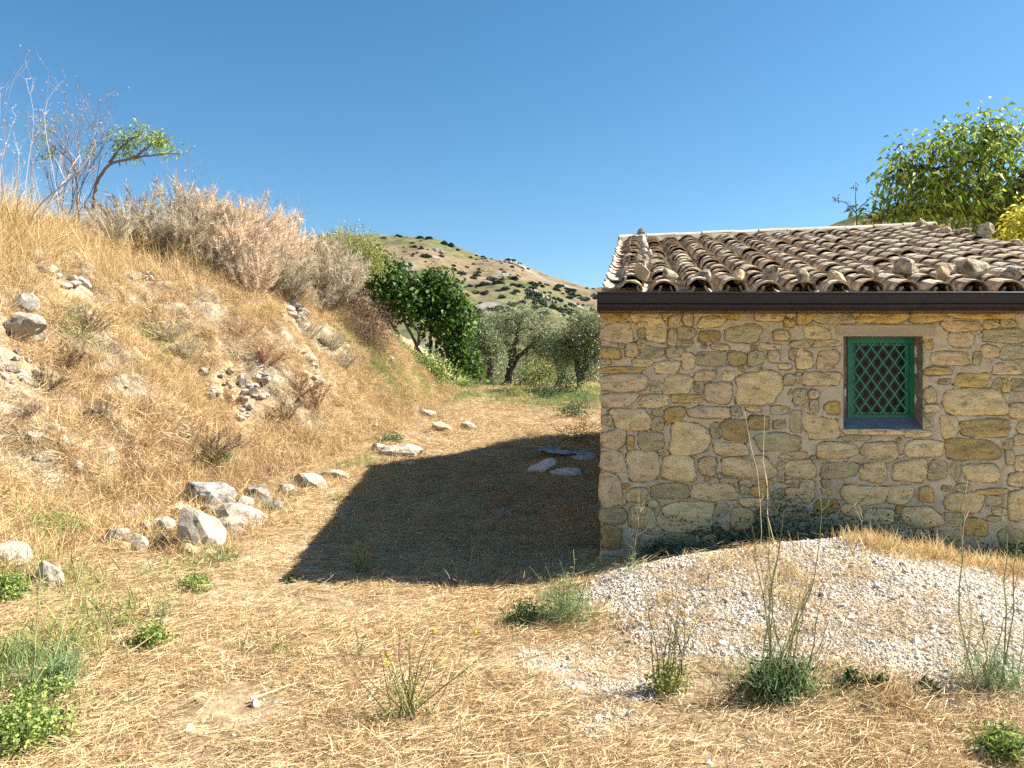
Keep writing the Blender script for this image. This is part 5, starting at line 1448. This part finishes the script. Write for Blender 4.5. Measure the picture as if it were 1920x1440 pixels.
def bare(name, label, base, targets, r0, material, seed, sub=5, cat='shrub', heads=None, L2=.3):
    q = np.random.default_rng(seed); mb = MB(); base = np.asarray(base); hd = MB()
    for tpt in targets:
        c = curve(base + q.normal(size=3) * [.05, .05, 0], tpt, 9, .05, q, .03); mb.tube(c, np.linspace(r0, r0 * .3, 9), 4)
        for _ in range(sub):
            k = q.integers(3, 9); d = (tpt - base) / np.linalg.norm(tpt - base) + q.normal(size=3) * .55
            e = c[k] + d * L2 * q.uniform(.4, 1.1); c2 = curve(c[k], e, 5, .1, q); mb.tube(c2, np.linspace(r0 * .4, r0 * .15, 5), 3)
            for _ in range(2):
                kk = q.integers(1, 5); e2 = c2[kk] + (d + q.normal(size=3) * .7) * L2 * .35; mb.tube(curve(c2[kk], e2, 3, .1, q), [r0 * .2, r0 * .15, r0 * .1], 3)
                if heads and q.random() < .35: hd.blades(np.repeat([e2], 4, 0), q.normal(size=(4, 3)) + [0, 0, .5], .03, .008, .3, r=q)
    root = empty(name, tuple(base)); tag(root, label, cat)
    o = mb.obj('twig', M[material], root, loc=base); o.location = (0, 0, 0)
    if heads and hd.n:
        o = hd.obj('seed_head', M[heads], root, loc=base); o.location = (0, 0, 0); o['kind'] = 'stuff'
    return root
bare('bare_shrub', 'leafless pinkish-grey shrub with a fan of fine twigs on the bank top', onb(135, Ys), [at(a, b_, Ys + d) for a, b_, d in ((185, 192, 0), (160, 205, .2), (205, 215, 0), (140, 215, -.1), (120, 180, .1), (215, 235, 0), (175, 245, .2), (100, 235, 0), (150, 250, .3), (190, 260, -.2), (130, 240, .2), (70, 245, .1), (60, 262, 0))], .009, 'twig', 81, 13, heads='seed', L2=.40)
bare('bare_shrub', 'long bleached dead stalk leaning right through the tall grass', onb(40, hitc(45, 455)[1]), [at(178, 270, hitc(45, 455)[1]), at(140, 330, hitc(45, 455)[1]), at(150, 290, hitc(45, 455)[1] + .2)], .018, 'paletwig', 82, 4, L2=.3)
q = np.random.default_rng(90)
STK = [(0, 185, 20), (12, 160, 0), (35, 133, 8), (48, 148, 40), (55, 200, 40), (92, 133, 60), (120, 150, 110), (75, 235, 50), (5, 240, 5), (25, 250, 20), (40, 280, 40), (95, 250, 90), (30, 215, 22)]
for k, (a, b_, bx) in enumerate(STK):
    Y = hitc(bx + 2, 425 + q.uniform(-8, 14))[1]
    bare('dead_stalk', ('tall thin dried flower stalk rising against the sky at the left of the bank'), onb(bx, Y), [at(a, b_, Y)], .0055, 'twig' if k % 3 else 'paletwig', 400 + k, 8, 'stalk', 'seed', .2)['group'] = 'dried stalks at the left of the bank'
for k, (a, b_, bx) in enumerate([(360, 262, 335), (330, 320, 318), (372, 322, 350), (315, 318, 316), (395, 345, 372), (435, 366, 400), (455, 380, 430), (575, 385, 540), (515, 375, 500), (560, 380, 540)]):
    Y = hitc(bx, float(np.interp(bx, _bx, _by)) - 50)[1]
    bare('dead_stalk', 'thin bare stalk sticking up above the feathery shrubs', onb(bx, Y), [at(a, b_, Y)], .008, 'twig', 420 + k, 6, 'stalk', 'seed' if k < 2 else None, .3)['group'] = 'bare stalks above the feathery shrubs'

# ---- small green plants on the ground
def bushlet(px, py, wpx, hpx, lm, label, seed, n=60, per=8, lL=.035, lW=.022, name='green_weed', cat='plant', stems=0, stemh=1, bark='stem', flowers=0, wallY=None):
    h = hit(px, py)
    if wallY: xw = (px - 960) / F * wallY; h = (xw, wallY - .1, float(G(xw, wallY)))
    if h is None: return
    x, y, z = h; q = np.random.default_rng(seed)
    s = y / F; w = wpx * s / 2; hh = hpx * s
    root = empty(name, h); tag(root, label, cat)
    y += w * .4
    mb = MB(); st = MB(); fl = MB()
    C = q.normal(size=(n, 3)); C /= np.linalg.norm(C, axis=1)[:, None]; C[:, 2] = abs(C[:, 2]); C *= (q.random(n) ** .4)[:, None]
    C = C * [w, w, hh] + [x, y, z]
    for c in C[::2]: st.tube(curve([x, y, z - .02], c, 4, .08, q), [.0022, .0018, .0014, .001], 3)
    if lW > .015 and not wallY: per = int(per * 2.0); lL *= .66; lW *= .66
    P = np.repeat(C, per, 0) + q.normal(size=(n * per, 3)) * min(w, hh) * .16
    D = q.normal(size=P.shape) + [0, 0, .4]
    mb.leaves(P, D, q.uniform(.6, 1.3, len(P)) * lL, q.uniform(.7, 1.2, len(P)) * lW, droop=.2, r=q)
    for k in range(stems):
        top = np.array([x + q.normal() * w * .7, y + q.normal() * w * .5, z + hh * stemh * q.uniform(.6, 1)])
        c = curve([x + q.normal() * w * .2, y, z], top, 6, .04, q); st.tube(c, np.linspace(.0036, .0016, 6), 3)
        m = 14; t = q.uniform(1, 5, m); B = np.stack([np.interp(t, range(6), c[:, i]) for i in range(3)], -1)
        mb.leaves(B, q.normal(size=(m, 3)) + [0, 0, .6], q.uniform(.5, 1, m) * lL * .8, lW * .6, r=q)
        if k < flowers: fl.leaves(np.repeat([top], 6, 0), q.normal(size=(6, 3)), .014, .012, r=q)
    o = st.obj('stem', M[bark], root, loc=h); o.location = (0, 0, 0)
    o = mb.obj('leaves', M[lm], root, loc=h); o.location = (0, 0, 0); o['kind'] = 'stuff'
    if fl.n: o = fl.obj('flower', M['flower'], root, loc=h); o.location = (0, 0, 0)
    return root
bushlet(275, 1222, 88, 46, 'weedleaf', 'compact bright green weed alone in the straw', 1, 90, 8, .030, .022)
bushlet(228, 1185, 60, 22, 'weedleaf', 'thin pale green weed just above the compact bright one', 2, 30, 6, .028, .016)
bushlet(360, 1112, 70, 34, 'weedleaf', 'low green weed right of the rock pile foot', 3, 60, 8, .032, .02)
bushlet(412, 1060, 44, 26, 'fennel', 'feathery green tuft between the low weed and the pile', 4, 40, 8, .035, .006)
bushlet(85, 1020, 120, 60, 'weedleaf', 'spreading leafy green clump left of the rock pile', 5, 120, 8, .036, .018)
bushlet(8, 1135, 60, 70, 'weedleaf', 'bright green clump cut by the left edge under the cream boulder', 6, 90, 8, .036, .02)
bushlet(125, 1100, 46, 30, 'weedleaf', 'small green clump right of the overhung cream rock', 7, 40, 7, .032, .016)
bushlet(25, 1420, 190, 80, 'weedleaf', 'large patch of leafy green weeds in the lower left corner', 8, 180, 7, .034, .026)
bushlet(65, 1330, 110, 44, 'weedleaf', 'upper lobe of leafy weeds above the corner patch', 9, 110, 8, .030, .018)
bushlet(110, 1275, 70, 40, 'fennel', 'dusty feathery clump above the corner patch', 10, 60, 8, .035, .008)
bushlet(730, 832, 58, 26, 'darkleaf', 'dark green grassy tuft above the white rocks', 11, 90, 9, .09, .010, name='green_tuft')
bushlet(402, 870, 50, 34, 'darkleaf', 'dull olive tuft low on the bank', 12, 60, 8, .05, .010, name='green_tuft')
bushlet(205, 950, 46, 24, 'fennel', 'small feathery tuft on the bank left of the dark boulder', 13, 40, 8, .04, .008, name='green_tuft')
bushlet(540, 1094, 40, 10, 'darkleaf', 'tiny flat rosette near the tip of the shadow', 14, 14, 6, .04, .02)
bushlet(1890, 1432, 100, 60, 'weedleaf', 'green tuft in the lower right corner', 15, 90, 8, .05, .010, name='green_tuft')
bushlet(1650, 1300, 60, 26, 'darkleaf', 'dark thistle-like weed left at the foot of the gravel heap', 16, 26, 7, .05, .018)
bushlet(1600, 1295, 44, 30, 'darkleaf', 'little dark weed between the fennel clump and the thistle', 17, 26, 7, .05, .014)
bushlet(1740, 1305, 44, 22, 'darkleaf', 'little dark weed right of the white stones', 18, 22, 7, .05, .014)
bushlet(1062, 1178, 130, 84, 'fennel', 'feathery green fennel bush at the corner of the gravel heap', 19, 240, 11, .045, .0042, stems=7, stemh=1.9, name='fennel_plant')
bushlet(985, 1180, 90, 46, 'darkleaf', 'dusky broad-leaved weed against the fennel bush', 20, 70, 7, .05, .016, stems=3, stemh=1.4)
bushlet(760, 1372, 150, 100, 'shrubleaf', 'spindly yellow-flowered mustard plant in the foreground straw', 21, 46, 6, .022, .010, stems=20, stemh=1.9, flowers=5, name='mustard_plant')
bushlet(1258, 1305, 100, 60, 'shrubleaf', 'upright straggly mustard plant in front of the gravel heap', 22, 60, 7, .034, .018, stems=16, stemh=3.2, flowers=2, name='mustard_plant')
bushlet(672, 1075, 34, 60, 'shrubleaf', 'leaning yellow-green spike inside the shadow', 23, 36, 7, .03, .014, stems=3, stemh=1.3)
bushlet(668, 1240, 50, 20, 'fennel', 'small low weed with one long bare shoot', 24, 24, 7, .03, .006, stems=2, stemh=3.6)
bushlet(1465, 1312, 130, 60, 'darkleaf', 'dark leafy mound at the base of the long fennel stems', 25, 110, 8, .055, .018)
bushlet(1080, 836, 90, 50, 'darkleaf', 'sparse twiggy dark bush at the far edge of the shadow', 26, 46, 6, .05, .03, stems=14, stemh=1.3, bark='twig')
bushlet(1190, 1075, 90, 60, 'shrubleaf', 'wiry weeds at the corner of the shed wall', 27, 30, 6, .03, .008, stems=12, stemh=2.4, name='wall_weed', wallY=6.42)
bushlet(1500, 1046, 180, 120, 'darkleaf', 'dark bushy weed against the wall behind the gravel heap', 28, 190, 8, .035, .018, name='wall_weed', wallY=6.42, stems=8, stemh=1.3)
bushlet(1330, 1066, 150, 60, 'darkleaf', 'creeping dark weed along the foot of the wall left of the bushy one', 29, 90, 8, .03, .018, name='wall_weed', wallY=6.42)
bushlet(1680, 1040, 180, 75, 'darkleaf', 'dark weeds along the wall under the window', 30, 120, 8, .035, .014, name='wall_weed', wallY=6.42)
bushlet(1830, 1062, 120, 50, 'darkleaf', 'dark weeds along the wall at the right frame edge', 31, 90, 8, .035, .014, name='wall_weed', wallY=6.42)

for k, (a_, w_, h_, lab_) in enumerate([(1240, 90, 44, 'dark weeds low against the wall near the shed corner'), (1420, 110, 90, 'dark leafy weeds behind the crest, left of the tallest bush'), (1585, 110, 80, 'dark weeds right of the tallest bush by the wall'), (1755, 110, 56, 'dark weeds between the two right-hand groups by the wall'), (1895, 70, 56, 'dark weeds by the wall at the very edge of the frame')]):
    bushlet(a_, 1050, w_, h_, 'darkleaf', lab_, 640 + k, 120, 8, .035, .016, name='wall_weed', wallY=6.48, stems=4, stemh=1.2)
# creeper sprays on the masonry
q = np.random.default_rng(44); mb = MB(); st = MB()
for (a, b_, c, d) in ((1380, 1015, 1235, 965), (1400, 1010, 1330, 985), (1440, 1000, 1420, 950), (1350, 1010, 1290, 995)):
    p0 = at(a, b_, WY - .05); p1 = at(c, d, WY - .045); c_ = curve(p0, p1, 8, .05, q); c_[:, 1] = WY - .045
    st.tube(c_, .0018, 3); t = q.uniform(0, 7, 60); B_ = np.stack([np.interp(t, range(8), c_[:, i]) for i in range(3)], -1) + q.normal(size=(60, 3)) * [.02, .004, .02]
    mb.leaves(B_, q.normal(size=(60, 3)) * [1, .3, 1], .022, .016, r=q)
b_ = gnd(2.0, WY - .1); root = empty('creeper', tuple(b_)); tag(root, 'small creeper with tiny leaves climbing the lower stones left of the window', 'creeper')
o = st.obj('stem', M['stem'], root, loc=b_); o.location = (0, 0, 0); o = mb.obj('leaves', M['darkleaf'], root, loc=b_); o.location = (0, 0, 0); o['kind'] = 'stuff'

def stems_plant(px, py, tips, label, seed, r=.0042, base_r=.10, name='fennel_plant', fluff=120, sub=3, Yoff=0, material='stem'):
    h = hit(px, py); q = np.random.default_rng(seed)
    x, y, z = h; root = empty(name, h); tag(root, label, 'plant')
    for (a, b_, dy) in tips:
        st = MB(); tp = at(a, b_, y + dy); bp = np.array([x + q.normal() * base_r * .6 + (tp[0] - x) * .12, y + q.normal() * base_r * .4, 0]); bp[2] = float(G(bp[0], bp[1])) - .01
        c = curve(bp, tp, 10, .022, q); c[3:-1] += q.normal(size=(6, 3)) * .006
        st.tube(c, np.linspace(r, r * .4, 10), 5)
        for _ in range(sub):
            k = q.integers(4, 9); d = (tp - bp) / np.linalg.norm(tp - bp) + q.normal(size=3) * .5
            L_ = q.uniform(.04, .12); st.tube(curve(c[k], c[k] + d * L_, 4, .08, q), np.linspace(r * .5, r * .25, 4), 3)
        o = st.obj('stem', M[material if q.random() < .85 else 'drystem'], root, loc=h); o.location = (0, 0, 0)
    if fluff:
        mb = MB(); m = fluff * 8
        P = np.array([x, y, z]) + np.abs(q.normal(size=(m, 3))) * [0, 0, .09] + q.normal(size=(m, 3)) * [base_r, base_r * .7, 0]
        mb.blades(P, q.normal(size=(m, 3)) * [.6, .6, .4] + [0, 0, .8], q.uniform(.03, .11, m), .003, .4, r=q)
        o = mb.obj('leaves', M['fennel'], root, loc=h); o.location = (0, 0, 0); o['kind'] = 'stuff'
    return root
stems_plant(1465, 1300, [(1410, 985, .1), (1441, 925, .1), (1470, 955, .2), (1535, 912, .2), (1462, 1010, -.1), (1425, 1040, 0), (1512, 1095, -.1), (1500, 1110, 0), (1545, 1105, 0), (1590, 1155, .1), (1590, 1180, .2), (1480, 1090, -.2), (1528, 1080, 0), (1370, 1270, -.1), (1555, 1160, -.1), (1440, 1100, -.1)],
            'tall clump of bare green fennel stems in front of the gravel heap', 71, base_r=.13, fluff=150)
stems_plant(1440, 1275, [(1396, 770, .7), (1434, 775, .8)], 'two very long bleached stalks reaching across the wall', 72, r=.0022, base_r=.04, fluff=0, name='dry_stalk', material='drystem', sub=1)
stems_plant(1868, 1290, [(1782, 888, .2), (1828, 892, .2), (1876, 888, .2), (1917, 958, .1), (1900, 1130, 0), (1930, 1100, 0), (1840, 1150, -.1), (1800, 1180, -.1)],
            'right clump of branching green stems rising in front of the wall', 73, base_r=.10, fluff=110, sub=5)
stems_plant(1657, 1020, [(1654, 872, .02)], 'single dry oat stalk against the wall under the window', 74, r=.002, base_r=.01, fluff=0, name='oat_stalk', material='drystem', sub=4)
stems_plant(1620, 1025, [(1616, 965, .0)], 'short forked grass head on the heap crest under the window', 75, r=.002, base_r=.01, fluff=0, name='grass_stalk', material='drystem', sub=6)
stems_plant(1185, 1075, [(1197, 925, .05), (1185, 990, 0)], 'pale branching weed standing at the shed corner', 76, r=.002, base_r=.02, fluff=10, name='wall_weed', sub=9)
stems_plant(60, 1300, [(72, 985, .3), (88, 1010, .2), (195, 950, .8)], 'three long thin green stems leaning over the left foreground', 77, r=.003, base_r=.08, fluff=40)
stems_plant(120, 1290, [(130, 1030, .2), (175, 1060, .2), (45, 1120, 0)], 'wispy green stems right of the three long ones', 78, r=.0025, base_r=.05, fluff=50)
stems_plant(310, 1165, [(340, 1062, 0), (325, 1085, 0), (350, 1090, 0)], 'small fan of thin stems below the low weed', 79, r=.0018, base_r=.04, fluff=16)
stems_plant(42, 1255, [(46, 1180, 0), (42, 1200, 0)], 'short dark twig pair at the left foreground', 80, r=.002, base_r=.03, fluff=20)
stems_plant(862, 1090, [(848, 1050, 0), (885, 1048, 0), (852, 1062, 0)], 'dry split stalk at the near edge of the shadow', 81, r=.0018, base_r=.02, fluff=0, name='dry_stalk', material='drystem', sub=1)
# fallen canes
def cane(px, py, px2, py2, label, r=.006, material='drystem'):
    a = np.array(hit(px, py)); b = np.array(hit(px2, py2)); mb = MB()
    c = curve(a, b, 10, .02); c[:, 2] = G(c[:, 0], c[:, 1]) + .025; mb.tube(c, np.linspace(r, r * .5, 10), 5)
    o = mb.obj('fallen_cane', M[material], loc=a, smooth=True); tag(o, label, 'cane')
cane(470, 1320, 560, 1288, 'bleached fallen cane at the edge of the bare soil patch')
cane(655, 1190, 720, 1160, 'pale fallen cane below the shed shadow')
cane(90, 1300, 185, 1278, 'pale fallen cane in the left foreground straw')
cane(100, 1404, 175, 1408, 'short fallen cane beside the corner patch of weeds')
cane(440, 1010, 590, 988, 'thin dark twig lying across the straw right of the rock pile', .004, 'stem')
cane(1600, 1435, 1650, 1422, 'stub of a pale cane at the bottom right', .004)

# ---- far hillside bushes and crags
bushm = []
for k in range(4):
    q = np.random.default_rng(500 + k); mb = MB()
    n = 420; d = q.normal(size=(n, 3)); d /= np.linalg.norm(d, axis=1)[:, None]; d[:, 2] = abs(d[:, 2])
    P = d * (.55 + .45 * q.random((n, 1))) * [1, 1, .85] * (1 + .25 * np.sin(d[:, :1] * 5 + k))
    mb.leaves(P, d + q.normal(size=(n, 3)) * .6, .42, .34, r=q)
    bushm.append(mb.mesh('hill_bush', M['hillbush']))
q = np.random.default_rng(9)
def hillput(px, py, w):
    h = hit(px, py, HH, 110, 640, 2600)
    if h is None: return None
    return h, w / F * h[1]
HB = [(719, 446, 9), (746, 441, 8), (752, 443, 6), (787, 444, 10), (804, 446, 10), (832, 454, 14), (845, 458, 12), (858, 468, 7), (873, 465, 6), (776, 462, 12), (790, 465, 9), (773, 455, 6), (720, 470, 9), (828, 480, 8), (798, 479, 14), (822, 503, 9),
      (850, 497, 8), (851, 505, 10), (865, 512, 13), (897, 510, 10), (922, 523, 16), (935, 528, 16), (905, 533, 14), (948, 540, 12), (964, 521, 12), (990, 545, 14), (880, 536, 10), (968, 545, 10), (1005, 552, 16), (1016, 565, 14), (1036, 575, 16), (1050, 580, 18), (1066, 583, 18),
      (1030, 562, 10), (1012, 530, 8), (1048, 545, 6), (1055, 550, 5), (905, 481, 6), (910, 484, 5), (893, 479, 5), (972, 494, 10), (952, 486, 8), (962, 487, 6), (1100, 540, 5), (1112, 541, 5), (1115, 555, 12), (1100, 560, 9), (1085, 553, 7), (1075, 549, 6), (1060, 540, 5), (1020, 548, 7),
      (893, 547, 12), (910, 549, 10), (1030, 548, 7), (940, 505, 6), (945, 510, 8), (875, 500, 6), (960, 500, 7)]
for k in range(120):
    a = q.uniform(880, 1120); b_ = q.uniform(500 + (a - 880) * .2, 600); HB.append((a, b_, q.uniform(4, 13)))
for k in range(100):
    HB.append((q.uniform(700, 1000), q.uniform(450, 545), q.uniform(2, 6)))
for k, (a, b_, w) in enumerate(HB):
    r_ = hillput(a, b_ + w * .2, w)
    if r_ is None: continue
    h, ww = r_
    o = bpy.data.objects.new('hill_bush', bushm[k % 4]); link(o); o.location = (h[0], h[1], h[2] - ww * .1); s = ww / 1.7
    o.scale = (s, s, s * q.uniform(.7, 1.0)); o.rotation_euler = (0, 0, q.uniform(0, 6))
    tag(o, 'small dark bush dotted over the dry slope of the far hill', 'bush', 'bushes on the far hillside')
CR = [(968, 498, 30, 14, 'jagged crag on the skyline shoulder of the far hill', 1), (945, 492, 26, 12, 'row of pale crags left of the skyline shoulder', 2), (825, 474, 30, 10, 'grey crag high on the far hill', 3), (800, 480, 22, 8, 'low grey crag left of the highest one', 4),
      (1028, 563, 24, 20, 'tall pale rock face low on the far hill', 5), (1005, 548, 22, 14, 'grey rock face beside the tall pale one', 6), (905, 490, 20, 8, 'small crags on the upper right ridge', 7)]
for (a, b_, w, hh_, lab, sd) in CR:
    r_ = hillput(a, b_, w)
    if r_ is None: continue
    h, ww = r_; qq = np.random.default_rng(sd); e = empty('crag', h); tag(e, lab, 'crag')
    for k in range(9):
        s = ww * qq.uniform(.12, .3)
        bm = rock_bm(s * 1.2, s, s * hh_ / w * 2.6, sd * 40 + k, 2, 9); me = bpy.data.meshes.new('rock_face'); bm.to_mesh(me); bm.free(); me.materials.append(M['crag'])
        o = link(bpy.data.objects.new('rock_face', me), e); dx = qq.uniform(-.5, .5) * ww; dy = qq.uniform(-.2, .2) * ww
        o.location = (dx, dy, float(HH(h[0] + dx, h[1] + dy)) - h[2] + s * .15)
